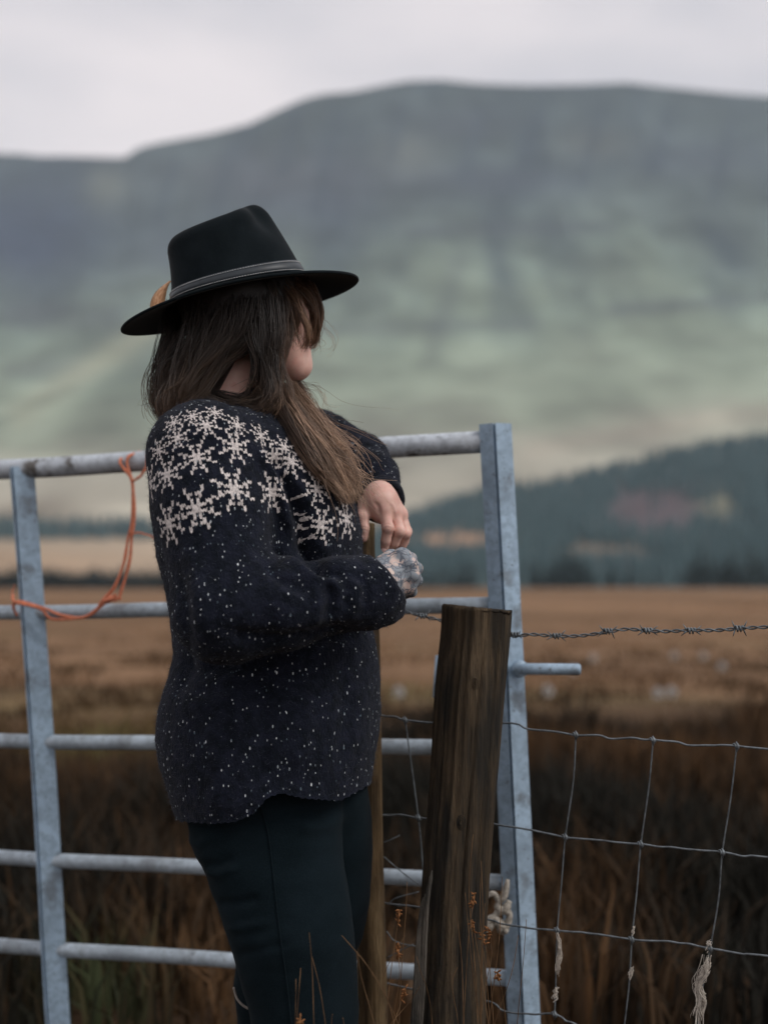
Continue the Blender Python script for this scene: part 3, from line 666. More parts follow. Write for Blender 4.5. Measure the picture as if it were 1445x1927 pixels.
plant('dry seeding rush clump between the slim stake and the thick post', [['s', (733, 1850), (745, 1760), (752, 1712)], [(757, 1800), (764, 1710), (766, 1660)], ['s', (742, 1900), (752, 1830), (748, 1775)], [(735, 1900), (720, 1850), (762, 1760)], ['s', (740, 1927), (755, 1885), (762, 1860)], [(735, 1927), (775, 1880), (790, 1855)], [(800, 1850), (790, 1825), (784, 1800)]], 2.12, 745)
plant('few dry stems crossing low in front of the jeans', [[(590, 1900), (587, 1810), (582, 1755)], [(610, 1910), (600, 1850), (587, 1800)], [(560, 1900), (564, 1850), (566, 1822)], [(556, 1910), (557, 1870), (557, 1842)], [(742, 1910), (690, 1815), (643, 1760)], [(700, 1910), (680, 1840), (672, 1790)], ['s', (565, 1950), (564, 1930), (566, 1915)], [(625, 1960), (624, 1920), (626, 1908)], [(655, 1970), (648, 1930), (645, 1915)]], 1.93, 620)

# ------------------------------------------------------------------ the person
person = thing('person', 'person in black felt hat and snowflake-yoke sweater leaning on a stake, looking away', 'person', tuple(P(560, HY, 2.2)[:2]) + (0.0,))
HD = 2.25                                   # distance of the head
yaw = R(27); HF = np.array([math.cos(yaw), math.sin(yaw), 0.06]); HF /= np.linalg.norm(HF)
HS = np.cross(HF, [0, 0, 1.0]); HS /= np.linalg.norm(HS)      # towards the camera side
HU = np.cross(HS, HF); HM = np.stack([HF, HS, HU], 1); HC = P(477, 578, HD)
def hl(f, s, u): return HC + HF * f + HS * s + HU * u

def head_sdf(p):
    q = (p - HC) @ HM
    d = ell(q, (-.014, 0, .028), (.094, .074, .084))
    d = smin(d, ell(q, (.030, 0, -.030), (.060, .056, .078)), .03)
    for s in (-1, 1):
        d = smin(d, cone(q, np.array([-.004, s * .050, -.045]), np.array([.062, s * .012, -.098]), .016, .014), .022)
        d = smin(d, ell(q, (.052, s * .040, -.018), (.024, .020, .022)), .02)
        d = smin(d, ell(q, (-.012, s * .076, -.012), (.018, .008, .030)), .006)
    d = smin(d, ell(q, (.074, 0, -.092), (.0185, .021, .0175)), .024)
    d = smin(d, ell(q, (.073, 0, -.070), (.0165, .026, .024)), .012)
    d = smin(d, ell(q, (.070, 0, .026), (.016, .040, .012)), .015)
    for s in (-1, 1): d = -smin(-d, ell(q, (.092, s * .030, .008), (.016, .017, .013)), .010)
    for s in (-1, 1): d = smin(d, ell(q, (.070, s * .031, .008), (.0125, .0125, .0125)), .002)
    d = smin(d, cone(q, np.array([.086, 0, .018]), np.array([.106, 0, -.020]), .007, .010), .010)
    for s in (-1, 1): d = smin(d, ell(q, (.098, s * .010, -.027), (.009, .007, .007)), .005)
    d = smin(d, ell(q, (.090, 0, -.047), (.010, .022, .006)), .005)
    d = smin(d, ell(q, (.088, 0, -.058), (.010, .019, .007)), .006)
    n0, n1 = (-.030, 0, -.050), (-.065, 0, -.185)
    return smin(d, cone(q, np.array(n0), np.array(n1), .052, .060), .03)

# joints
SHN, ELN, WRN = P(385, 862, 2.09), P(425, 1150, 2.01), P(722, 1098, 2.06)     # near (right) arm
SHF, ELF, WRF = P(500, 838, 2.40), P(672, 872, 2.42), P(716, 938, 2.315)       # far (left) arm
# outline of jumper: y, back, front, depth centre, half thickness
TOR = np.array([(752, 395, 498, 2.245, .062), (772, 352, 530, 2.245, .095), (795, 322, 552, 2.245, .150), (825, 303, 578, 2.245, .178), (860, 291, 606, 2.245, .190), (900, 286, 640, 2.245, .190), (950, 288, 670, 2.245, .182), (1000, 293, 683, 2.245, .172), (1050, 300, 683, 2.245, .166), (1100, 313, 686, 2.245, .162), (1160, 323, 697, 2.245, .162), (1230, 329, 711, 2.245, .165), (1280, 319, 714, 2.245, .172), (1330, 304, 714, 2.245, .182), (1390, 299, 711, 2.245, .190), (1430, 305, 705, 2.245, .190), (1480, 322, 698, 2.245, .195), (1545, 341, 692, 2.245, .190), (1600, 350, 690, 2.245, .186)])
def section_sdf(p, T, d0=None):
    zt = CAM_Z - (T[:, 0] - HY) / F_PX * T[:, 3]; o = np.argsort(zt); zt = zt[o]; A = T[o]
    cx = ((A[:, 1] + A[:, 2]) / 2 - CX) / F_PX * A[:, 3]; hw = (A[:, 2] - A[:, 1]) / 2 / F_PX * A[:, 3]
    z = p[:, 2]; c = np.interp(z, zt, cx); w = np.interp(z, zt, hw); dy = np.interp(z, zt, A[:, 3]); b = np.interp(z, zt, A[:, 4])
    k = ((np.abs(p[:, 0] - c) / w) ** 2.25 + (np.abs(p[:, 1] - dy) / b) ** 2.25) ** (1 / 2.25)
    d = (k - 1) * np.minimum(w, b) * 0.9
    return np.maximum(d, np.maximum(z - zt[-1], zt[0] - z))
z_at = lambda y, d=2.245: CAM_Z - (y - HY) / F_PX * d
CUT = np.array([.80, .25, .52]); CUT /= np.linalg.norm(CUT)
def sleeve(p):
    near = chain(p, [SHN, P(398, 960, 2.06), ELN], [.086, .079, .072], .02)
    fore = chain(p, [ELN, P(530, 1140, 2.01), P(640, 1118, 2.03), P(700, 1112, 2.05), P(727, 1108, 2.072)], [.070, .062, .052, .048, .040], .02)
    near = smin(near, fore, .03)
    near = smin(near, cone(p, P(680, 1124, 2.045), P(722, 1128, 2.065), .042, .032), .02)
    near = np.maximum(near, (p - P(729, 1098, 2.06)) @ CUT)
    far = chain(p, [SHF, P(600, 850, 2.43), ELF, P(702, 905, 2.36), WRF], [.080, .066, .050, .044, .036], .02)
    far = smin(far, cone(p, P(650, 862, 2.42), P(690, 868, 2.40), .044, .03), .02)
    return near, far
def sweater_sdf(p):
    t = section_sdf(p, TOR); n, f = sleeve(p)
    d = smin(t, n, .022); d = smin(d, f, .02)
    q = (p - P(452, 778, 2.245)); col = cone(p, P(430, 790, 2.245), P(455, 752, 2.25), .072, .064)
    d = smin(d, col, .02)
    # hollow sleeve ends and hem
    d = np.maximum(d, -cone(p, P(722, 1104, 2.068), P(770, 1085, 2.12), .031, .034))
    d = np.maximum(d, -cone(p, P(712, 932, 2.322), P(727, 962, 2.27), .031, .033))
    return d
SV, SF = nets(sweater_sdf, (-.42, 1.90, z_at(1596)), (.075, 2.56, z_at(735)), .0042)
SV = relax(SV, SF, 4)
# folds: real relief pushed into the surface along lines, measured in the photograph
def emboss(V, Fq, lines):
    px = to_px(V); N = vnormals(V, Fq); front = np.clip(-N[:, 1] * 2 + .3, 0, 1); d = np.zeros(len(V))
    for rows, w, dep in lines:
        c = spline(np.array(rows, float), 40); best = np.full(len(V), 1e9)
        bb = (px[:, 0] > c[:, 0].min() - 4 * w) & (px[:, 0] < c[:, 0].max() + 4 * w) & (px[:, 1] > c[:, 1].min() - 4 * w) & (px[:, 1] < c[:, 1].max() + 4 * w)
        q = px[bb]; m = np.full(len(q), 1e9); ti = np.zeros(len(q))
        for i, k in enumerate(c):
            s = np.hypot(q[:, 0] - k[0], q[:, 1] - k[1]); up = s < m; m[up] = s[up]; ti[up] = i / 39.
        taper = np.clip(np.minimum(ti, 1 - ti) * 5 + .25, 0, 1)
        d[bb] += dep * np.exp(-(m / w) ** 2) * taper
    return V + N * (d * front)[:, None]
FOLDS = [([(505, 842), (532, 880), (552, 925), (566, 975), (580, 1030), (606, 1070)], 15, -.022), ([(478, 838), (505, 872), (530, 930), (545, 985), (552, 1030)], 14, .010),
 ([(535, 872), (562, 915), (582, 960)], 10, .008), ([(540, 990), (575, 1040), (610, 1072), (660, 1078)], 13, -.010), ([(520, 1030), (560, 1065), (600, 1090), (640, 1098)], 11, .008),
 ([(500, 1070), (545, 1100), (590, 1115)], 11, -.007), ([(640, 1080), (655, 1110), (650, 1150)], 9, -.006), ([(612, 1090), (624, 1125), (618, 1165)], 9, -.006), ([(668, 1075), (690, 1105), (686, 1150)], 8, -.005), ([(590, 1100), (598, 1140), (590, 1180)], 10, .005),
 ([(430, 1190), (500, 1205), (580, 1200), (680, 1188)], 16, -.012), ([(330, 1070), (345, 1150), (352, 1240), (338, 1320)], 15, -.008), ([(350, 1010), (372, 1100), (385, 1200)], 16, .005),
 ([(330, 1240), (380, 1262), (440, 1250)], 15, -.007), ([(320, 1310), (380, 1330), (450, 1315)], 18, .006), ([(480, 1260), (500, 1350), (486, 1470)], 18, -.007), ([(560, 1250), (572, 1350), (560, 1450)], 20, .006), ([(640, 1230), (652, 1330), (640, 1440)], 18, -.006), ([(400, 1350), (410, 1440), (400, 1530)], 18, .005)]
SV = emboss(SV, SF, FOLDS)
N = vnormals(SV, SF)
SV = SV + N * (.0055 * fbm(SV * np.array([11, 11, 8]), 3, 3) + .0012 * vnoise(SV * 120, 5))[:, None]
# hem: the back hangs low, a rise at the side, the front a little lower again
sp = to_px(SV)
hem_y = np.interp(sp[:, 0], [300, 345, 400, 445, 478, 505, 530, 570, 640, 690, 720], [1535, 1546, 1550, 1546, 1530, 1500, 1492, 1502, 1507, 1480, 1458])
fcen = SV[SF].mean(1); fpx = to_px(fcen); fh = np.interp(fpx[:, 0], [300, 345, 400, 445, 478, 505, 530, 570, 640, 690, 720], [1535, 1546, 1550, 1546, 1530, 1500, 1492, 1502, 1507, 1480, 1458])
SF = SF[fpx[:, 1] < fh]
e_ = np.sort(np.concatenate([SF[:, [0, 1]], SF[:, [1, 2]], SF[:, [2, 3]], SF[:, [3, 0]]]), axis=1); ue, ct = np.unique(e_, axis=0, return_counts=True); bd_ = np.unique(ue[ct == 1])
bd_ = bd_[sp[bd_, 1] > 1440]; SV[bd_, 2] = CAM_Z - (hem_y[bd_] + 1.5 * np.sin(sp[bd_, 0] * .5) - HY) / F_PX * SV[bd_, 1]
SV = np.where((sp[:, 1] > 1440)[:, None] & np.isin(np.arange(len(SV)), bd_)[:, None], SV + .002 * np.c_[0 * hem_y, -np.ones(len(SV)), 0 * hem_y], SV)
fcen = SV[SF].mean(1)
t_ = BVHTree.FromPolygons([Vector(v) for v in SV], SF.tolist())
# snowflakes: x, y, stitch size (mm)
FL = [(284, 912, 4.0), (318, 986, 4.5), (370, 957, 4.6), (442, 920, 4.7), (512, 926, 4.3), (604, 987, 4.4), (652, 976, 4.4),
      (315, 893, 3.7), (371, 860, 3.8), (443, 840, 3.9), (517, 858, 3.7), (548, 868, 3.7), (597, 920, 3.9),
      (299, 848, 2.8), (334, 824, 2.9), (389, 800, 3.0), (447, 800, 2.9), (492, 820, 3.0), (535, 842, 3.0),
      (327, 796, 2.5), (363, 783, 2.5), (405, 776, 2.4)]
frm = []
for (x, y, st) in FL:
    o = Vector((0, 0, CAM_Z)); dr = Vector(P(x, y, 2.0)) - o; hit, nn, _, _ = t_.ray_cast(o, dr.normalized())
    if hit is None: hit, nn, _, _ = t_.find_nearest(Vector(P(x, y, 2.245)))
    nn = np.array(nn); up = np.array([0, 0, 1.0]) + .35 * np.array([-.6, 0, 0]) * (1 if x < 420 else -.6 if x > 520 else 0)
    up = up - nn * (up @ nn); up /= np.linalg.norm(up); frm.append((np.array(hit), np.cross(up, nn), up, nn, st * .92 / 1000))
best = np.full(len(SF), 1e9); who = np.zeros(len(SF), int)
for i, (c, u, v, nn, st) in enumerate(frm):
    dd = np.linalg.norm(fcen - c, axis=1) / st; up = dd < best; best[up] = dd[up]; who[up] = i
C = np.array([f[0] for f in frm]); Uv = np.array([f[1] for f in frm]); Vv = np.array([f[2] for f in frm]); St = np.array([f[4] for f in frm])
loopw = np.repeat(who, 4); rel = SV[SF.ravel()] - C[loopw]
a1 = (rel * Uv[loopw]).sum(1) / St[loopw]; a2 = (rel * Vv[loopw]).sum(1) / St[loopw]
far_ = np.repeat(best > 13, 4); a1[far_] = 40; a2[far_] = 40
sw_me = mesh('sweater', SV, SF)
uvl = sw_me.uv_layers.new(name='flake'); uvl.data.foreach_set('uv', np.c_[a1, a2].astype(np.float32).ravel())

def sweater_mat():
    t = NT('speckled_knit'); uv = t.new('ShaderNodeUVMap', uv_map='flake'); sx = t.new('ShaderNodeSeparateXYZ'); t.link(uv.outputs['UV'], sx.inputs[0])
    wob = t.noise(170, 2); w2 = t.math('MULTIPLY', t.math('SUBTRACT', wob, .5), .8)
    u = t.math('ADD', sx.outputs['X'], w2); fu = t.math('ABSOLUTE', t.math('SUBTRACT', t.math('FRACT', t.math('ADD', u, .5)), .5))
    v = t.math('ADD', t.math('SUBTRACT', sx.outputs['Y'], t.math('MULTIPLY', fu, 1.0)), t.math('ADD', w2, .25))
    i = t.math('ABSOLUTE', t.math('ROUND', u)); j = t.math('ABSOLUTE', t.math('ROUND', v))
    p = t.math('MAXIMUM', i, j); q = t.math('MINIMUM', i, j)
    arm = t.math('LESS_THAN', t.math('ABSOLUTE', t.math('SUBTRACT', q, t.math('MULTIPLY', p, .42))), .52)
    arm = t.math('MULTIPLY', arm, t.math('LESS_THAN', p, 7.4))
    tip = t.math('MULTIPLY', t.math('COMPARE', p, 5.0, .4), t.math('LESS_THAN', t.math('ABSOLUTE', t.math('SUBTRACT', q, 1.6)), .7))
    core = t.math('COMPARE', p, 1.0, .4)
    fl = t.math('MAXIMUM', t.math('MAXIMUM', arm, core), tip)
    gap = t.ramp(t.noise(420, 2), [(.34, .55), (.46, 1.0)])
    fl = t.math('MULTIPLY', fl, gap)
    base = t.ramp(t.noise(60, 4), [(.35, (.0044, .0066, .0108)), (.68, (.0118, .0145, .0255))])
    wht = t.ramp(t.noise(220, 3), [(.3, (.50, .455, .43)), (.65, (.86, .79, .75))])
    def fleck(sc, r, cut, seed):
        vo = t.new('ShaderNodeTexVoronoi'); vo.inputs['Scale'].default_value = 1.0; vo.inputs['Randomness'].default_value = 1
        mp = t.new('ShaderNodeMapping'); mp.inputs['Scale'].default_value = (sc, sc, sc * .45); mp.inputs['Location'].default_value = (seed, seed, 0); mp.inputs['Rotation'].default_value = (0, .35 * seed, 0)
        tcn = t.new('ShaderNodeTexCoord'); t.link(tcn.outputs['Object'], mp.inputs['Vector']); t.link(mp.outputs['Vector'], vo.inputs['Vector'])
        wn_ = t.new('ShaderNodeSeparateXYZ'); t.link(vo.outputs['Color'], wn_.inputs[0])
        clus = t.ramp(t.noise(14, 3), [(.35, .0), (.65, 1.0)])
        return t.math('MULTIPLY', t.math('LESS_THAN', vo.outputs['Distance'], r), t.math('GREATER_THAN', wn_.outputs[0], t.math('SUBTRACT', cut, t.math('MULTIPLY', clus, .25))))
    fk = t.math('MAXIMUM', t.math('MAXIMUM', fleck(120, .14, .76, 1.0), fleck(185, .15, .74, 2.3)), fleck(150, .12, .70, -1.7))
    c = t.mix(fk, base, t.ramp(t.noise(75, 2), [(.38, (.10, .14, .17)), (.62, (.66, .70, .72))]))
    c = t.mix(fl, c, wht)
    st = t.noise(1.0, 2, t.coords(scale=(330, 330, 170)))
    t.bump(t.math('ADD', st, t.math('MULTIPLY', fl, .35)), .7, .004)
    return t.done(c, .95, .1, Sheen_Weight=.05, Sheen_Roughness=.5)
M_SW = sweater_mat()
sweater = obj('sweater', sw_me, M_SW, person)
M_CUFF = plain('ribbed_knit', (.013, .015, .022), .95, .1, 260, .6, Sheen_Weight=.1)
# collar and cuff ribs
def ring(c, ax, r, tube_r, name, parent, n=40, sq=1.0):
    ax = np.asarray(ax) / np.linalg.norm(ax); u = np.cross(ax, [0, 0, 1.0]); u /= np.linalg.norm(u); v = np.cross(ax, u); a = np.linspace(0, 2 * math.pi, n + 1)
    p = c + r * (np.cos(a)[:, None] * u + sq * np.sin(a)[:, None] * v); p = p + .0015 * np.stack([vnoise(np.c_[a * 3, a * 0], k) for k in range(3)], 1)
    return MB().add(*tube(p, tube_r * (1 + .12 * np.sin(a * 34)), 10, False)).build(name, M_CUFF, parent)
for k in range(2):
    ring(P(722 + 4 * k, 1104 - 3 * k, 2.058 + .002 * k), CUT, .0400, .0055, 'cuff', sweater)
    ring(P(716 + 2 * k, 938 + 4 * k, 2.315 - .003 * k), P(727, 962, 2.27) - P(712, 932, 2.322), .0350, .0055, 'cuff', sweater)
# woolly fuzz standing off the knit
pick = rng.integers(0, len(SF), 60000); fo = SV[SF[pick]]; wts = rng.dirichlet(np.ones(4), len(pick)); b0 = (fo * wts[:, :, None]).sum(1)
fn = np.cross(fo[:, 2] - fo[:, 0], fo[:, 3] - fo[:, 1]); fn /= np.linalg.norm(fn, axis=1)[:, None] + 1e-12
dirv = fn * .55 + rng.normal(0, .6, fn.shape); dirv /= np.linalg.norm(dirv, axis=1)[:, None]; ln = rng.uniform(.003, .0095, len(pick))[:, None]
sd = np.cross(dirv, rng.normal(0, 1, fn.shape)); sd /= np.linalg.norm(sd, axis=1)[:, None] + 1e-9; sd *= .00014
fz = np.stack([b0 - sd - fn * .0004, b0 + sd - fn * .0004, b0 + dirv * ln + rng.normal(0, .0008, fn.shape)], 1)
M_FUZZ = plain('wool_fuzz', (.070, .078, .10), .95, .1, 30, .5)
obj('wool_fuzz', mesh('wool_fuzz', fz.reshape(-1, 3), np.arange(len(pick) * 3).reshape(-1, 3), False), M_FUZZ, sweater, kind='stuff')

# jeans
NL = np.array([(1440, 345, 655, 2.23, .13), (1500, 350, 646, 2.20, .110), (1545, 354, 643, 2.19, .098), (1600, 366, 645, 2.18, .095), (1640, 388, 650, 2.17, .094), (1700, 409, 660, 2.16, .092), (1760, 430, 667, 2.15, .09), (1830, 449, 673, 2.15, .082), (1900, 470, 675, 2.15, .078), (1960, 480, 672, 2.15, .074), (2050, 482, 660, 2.15, .068), (2200, 490, 630, 2.15, .055), (2330, 505, 600, 2.15, .045), (2400, 505, 600, 2.15, .045)])
FLG = np.array([(1440, 500, 688, 2.30, .12), (1470, 520, 690, 2.31, .115), (1530, 530, 699, 2.315, .10), (1600, 535, 701, 2.32, .092), (1700, 522, 696, 2.325, .088), (1760, 490, 684, 2.33, .082), (1800, 446, 668, 2.335, .075), (1850, 440, 640, 2.34, .07), (1927, 448, 610, 2.35, .062), (2100, 462, 585, 2.36, .052), (2250, 475, 560, 2.36, .045), (2300, 475, 560, 2.36, .045)])
def jeans_sdf(p): return smin(section_sdf(p, NL), section_sdf(p, FLG), .006)
JV, JF = nets(jeans_sdf, (-.36, 1.98, .02), (.01, 2.48, z_at(1420)), .0050)
JV = relax(JV, JF, 5)
JV = emboss(JV, JF, [([(348, 1575), (375, 1588), (400, 1570)], 8, .004), ([(385, 1625), (410, 1628), (440, 1612)], 7, -.005), ([(388, 1640), (415, 1645), (450, 1630)], 7, .005), ([(410, 1698), (440, 1700), (490, 1690)], 8, -.005), ([(428, 1748), (460, 1745), (510, 1735)], 8, .005), ([(445, 1800), (480, 1790), (540, 1775)], 9, -.004), ([(560, 1560), (620, 1552), (650, 1530)], 12, .004), ([(540, 1530), (600, 1535), (645, 1510)], 10, -.004)])
JV = JV + vnormals(JV, JF) * (.0022 * fbm(JV * np.array([22, 22, 34]), 3, 13))[:, None]
t = NT('dark_denim'); tw = t.noise(1, 2, t.coords(scale=(900, 900, 500)))
c_ = t.ramp(t.noise(10, 4), [(.3, (.0030, .0070, .0090)), (.7, (.0068, .0128, .0165))]); c_ = t.mix(t.ramp(tw, [(.45, 0.), (.7, .3)]), c_, (.022, .033, .042)); t.bump(tw, .25, .001)
M_JEAN = t.done(c_, .95, .05, Sheen_Weight=.02)
jeans = obj('jeans', mesh('jeans', JV, JF), M_JEAN, person)
jb = BVHTree.FromPolygons([Vector(v) for v in JV], JF.tolist())
def onto(bv, x, y, lift=0.0):
    o = Vector((0, 0, CAM_Z)); dr = (Vector(P(x, y, 2.0)) - o).normalized(); h, n, _, _ = bv.ray_cast(o, dr)
    return None if h is None else np.array(h) + np.array(n) * lift
seam = [onto(jb, x, y, .0006) for x, y in spline(np.array([(484, 1470), (492, 1520), (505, 1570), (514, 1640), (525, 1740), (540, 1850), (552, 1960)], float), 60)]
seam = [q for q in seam if q is not None]
MB().add(*tube(np.array(seam), .0016, 6)).build('side_seam', M_JEAN, jeans)
M_LOOP = plain('pale_lace', (.30, .27, .24), .8, .2, 80)
M_BOOT = plain('boot_leather', (.018, .017, .016), .55, .35, 40)
for rows, r in (([(441, 1790), (434, 1768), (432, 1742), (437, 1722)], .0022), ([(440, 1858), (447, 1880), (462, 1895), (478, 1900)], .002)):
    MB().add(*tube(spline(pxs([(x, y, 2.25) for x, y in rows]), 20), r, 6)).build('pull_loop', M_LOOP, person)
def boot(ax, ay, yawb, name):
    c = np.array([ax, ay, 0]); f = np.array([math.cos(yawb), math.sin(yawb), 0])
    def g(p):
        d = cone(p, c + [0, 0, .33], c + [0, 0, .09], .062, .050)
        d = smin(d, cone(p, c - f * .03 + [0, 0, .055], c + f * .15 + [0, 0, .042], .045, .038), .03)
        d = smin(d, ell(p, c + f * .14 + [0, 0, .04], (.05, .046, .036)), .02)
        return np.maximum(d, .004 - p[:, 2])
    v, fq = nets(g, c + [-.16, -.16, -.01], c + [.24, .24, .36], .006); v = relax(v, fq, 2)
    obj(name, mesh(name, v, fq), M_BOOT, person)
q = P(552, 2350, 2.15); boot(q[0], 2.15, R(8), 'boot'); q = P(518, 2280, 2.36); boot(q[0], 2.36, R(25), 'boot')

# hands
def far_hand(p):       # left hand hanging over the stake, back of the hand to the camera
    D = 2.275
    T_ = lambda x, y, d=0: P(x, y, D + d)
    d = chain(p, [T_(713, 930, .03), T_(716, 945, .006)], [.025, .026], .01)
    palm = smin(cone(p, T_(706, 946, .004), T_(722, 966, 0), .021, .018), cone(p, T_(722, 944, .006), T_(751, 968, .022), .020, .014), .012)
    palm = smin(palm, cone(p, T_(716, 936, .012), T_(742, 962, .03), .02, .014), .012)
    d = smin(d, palm, .014)
    fin = [([(690, 952, .002), (681, 972, -.006), (685, 994, -.012), (684, 1012, -.008)], [.0165, .0118, .0092, .0080]),
           ([(722, 962, -.006), (730, 993, -.018), (726, 1017, -.010), (724, 1030, -.004)], [.0118, .0098, .0086, .0075]),
           ([(743, 966, .006), (751, 1000, -.006), (742, 1022, .004), (738, 1030, .010)], [.0112, .0098, .0086, .0078]),
           ([(754, 972, .022), (763, 1004, .012), (757, 1025, .024), (752, 1031, .030)], [.0105, .0090, .0080, .0074]),
           ([(757, 974, .038), (766, 1000, .034), (762, 1020, .046)], [.0095, .0080, .0072])]
    fs = None
    for k, (rows, r) in enumerate(fin):
        r = [x * .93 for x in r]; c = chain(p, [T_(*q) for q in rows], r, .003)
        c = smin(c, ell(p, T_(*rows[1]) + [0, -.0012, 0], (r[1] * 1.06,) * 3), .003)
        d_ = c if k == 0 else c
        fs = d_ if fs is None else smin(fs, d_, .0009)
    for q in fin[1:4]: d = smin(d, ell(p, T_(*q[0][0]) + [0, -.0045, 0.001], (.0088,) * 3), .008)   # knuckles
    d = smin(d, fs, .0042)
    return d
def near_hand(p):      # right fist, tattooed back of the hand, knuckles to the right
    D = 2.085
    T_ = lambda x, y, d=0: P(x, y, D + d)
    d = chain(p, [T_(690, 1106, -.03), T_(704, 1102, -.012), T_(728, 1092, .010)], [.026, .027, .026], .01)
    palm = cone(p, T_(722, 1076, .012), T_(756, 1052, .020), .022, .0155)
    palm = smin(palm, cone(p, T_(726, 1094, .008), T_(768, 1075, .016), .024, .0155), .014)
    palm = smin(palm, cone(p, T_(732, 1112, .012), T_(766, 1100, .018), .020, .014), .014)
    d = smin(d, palm, .014)
    for (x, y, z, r) in [(756, 1046, .010, .0120), (770, 1062, .004, .0118), (774, 1083, .004, .0115), (769, 1103, .010, .0105)]:
        d = smin(d, ell(p, T_(x, y, z), (r, r, r)), .007)
    fs = None
    for rows, r in [([(757, 1047, .014), (772, 1052, .034), (762, 1062, .056), (744, 1066, .050)], [.0112, .0098, .009, .0078]), ([(771, 1063, .008), (783, 1070, .030), (772, 1078, .056), (752, 1080, .052)], [.0112, .0098, .009, .0078]),
                    ([(775, 1084, .008), (783, 1092, .030), (772, 1097, .054), (752, 1097, .050)], [.0108, .0094, .0086, .0075]), ([(769, 1104, .014), (774, 1113, .032), (762, 1117, .052), (748, 1114, .050)], [.0098, .0085, .0078, .007]),
                    ([(722, 1062, .030), (736, 1048, .050), (752, 1050, .068), (764, 1060, .070)], [.015, .0115, .0092, .008])]:
        c = chain(p, [T_(*q) for q in rows], r, .003); fs = c if fs is None else smin(fs, c, .0016)
    return smin(d, fs, .005)
hv1, hf1 = nets(far_hand, P(640, 1050, 2.20), P(790, 895, 2.42), .0016); hv1 = relax(hv1, hf1, 2)
lo, hi = P(640, 1160, 1.99), P(815, 1005, 2.20); hv2, hf2 = nets(near_hand, lo, hi, .0016); hv2 = relax(hv2, hf2, 2)
hv1 = emboss(hv1, hf1, [([(676, 994), (685, 992), (692, 995)], 1.6, -.0009), ([(677, 999), (685, 997), (692, 1000)], 1.4, -.0008), ([(722, 988), (730, 986), (738, 990)], 1.6, -.0007), ([(722, 993), (730, 992), (738, 995)], 1.4, -.0007), ([(705, 945), (712, 955), (713, 968)], 4, -.002), ([(735, 945), (741, 955), (744, 968)], 3, .0012)])
hv2 = emboss(hv2, hf2, [([(735, 1060), (750, 1052)], 4, .0012), ([(735, 1080), (765, 1070)], 3, .0010), ([(740, 1095), (768, 1088)], 3, .0010)])
def torso_sdf(p):
    d = cone(p, P(430, 800, 2.245), P(500, 1150, 2.245), .085, .10)
    d = smin(d, cone(p, P(430, 850, 2.12), P(450, 850, 2.37), .05, .05), .05); d = smin(d, cone(p, P(500, 1150, 2.245), P(510, 1440, 2.245), .10, .10), .05)
    d = smin(d, chain(p, [SHN, ELN, P(686, 1106, 2.04)], [.045, .038, .026], .01), .03)
    d = smin(d, chain(p, [SHF, ELF, P(713, 930, 2.305)], [.045, .034, .025], .01), .03)
    d = smin(d, chain(p, [P(500, 1500, 2.215), P(570, 1850, 2.15), P(552, 2330, 2.15)], [.062, .045, .032], .02), .04)
    return smin(d, chain(p, [P(600, 1500, 2.32), P(590, 1740, 2.33), P(520, 2280, 2.36)], [.06, .045, .032], .02), .04)
bv_, bf_ = nets(torso_sdf, (-.42, 1.90, .03), (.08, 2.56, z_at(770)), .010)
lo = HC - np.array([.17, .17, .22]); hv0, hf0 = nets(head_sdf, lo, HC + np.array([.17, .17, .14]), .0030); hv0 = relax(hv0, hf0, 1)
BV = np.concatenate([hv0, hv1, hv2, bv_]); o1 = len(hv0); o2 = o1 + len(hv1); o3 = o2 + len(hv2)
BF = np.concatenate([hf0, hf1 + o1, hf2 + o2, bf_ + o3])
me = mesh('body', BV, BF)
def skin_mat(name, ink):
    t = NT(name)
    c = t.ramp(t.noise(38, 3), [(.3, (.62, .355, .285)), (.7, (.76, .50, .415))])
    c = t.mix(t.ramp(t.noise(90, 3), [(.5, 0.), (.75, .35)]), c, (.66, .25, .21))
    if ink:
        wv = t.new('ShaderNodeTexNoise'); wv.inputs['Scale'].default_value = 45; wv.inputs['Detail'].default_value = 2; t.link(t.coords(), wv.inputs['Vector'])
        wrp = t.mix(.028, t.coords(), wv.outputs['Color'], 'ADD')
        vo = t.new('ShaderNodeTexVoronoi', feature='DISTANCE_TO_EDGE'); vo.inputs['Scale'].default_value = 88; t.link(wrp, vo.inputs['Vector'])
        ln_ = t.ramp(vo.outputs['Distance'], [(.035, 1.), (.085, 0.)])
        v2 = t.new('ShaderNodeTexVoronoi'); v2.inputs['Scale'].default_value = 62; t.link(wrp, v2.inputs['Vector'])
        rg = t.ramp(t.math('PINGPONG', t.math('MULTIPLY', v2.outputs['Distance'], 3.6), .5), [(.36, 0.), (.46, .85)])
        fill = t.ramp(t.noise(48, 1), [(.42, .0), (.50, .9)])
        c = t.mix(.6, c, (.56, .52, .47)); c = t.mix(fill, c, (.20, .245, .28)); c = t.mix(rg, c, (.25, .28, .31)); c = t.mix(ln_, c, (.12, .14, .17))
    t.bump(t.noise(500, 2), .12, .0008)
    return t.done(c, .5, .35, Subsurface_Weight=.12, Subsurface_Scale=.006)
me.materials.append(skin_mat('skin', False)); me.materials.append(skin_mat('tattooed_skin', True))
mi = np.zeros(len(me.polygons), np.int32); mi[len(hf0) + len(hf1):len(hf0) + len(hf1) + len(hf2)] = 1; me.polygons.foreach_set('material_index', mi)
body = obj('body', me, None, person)
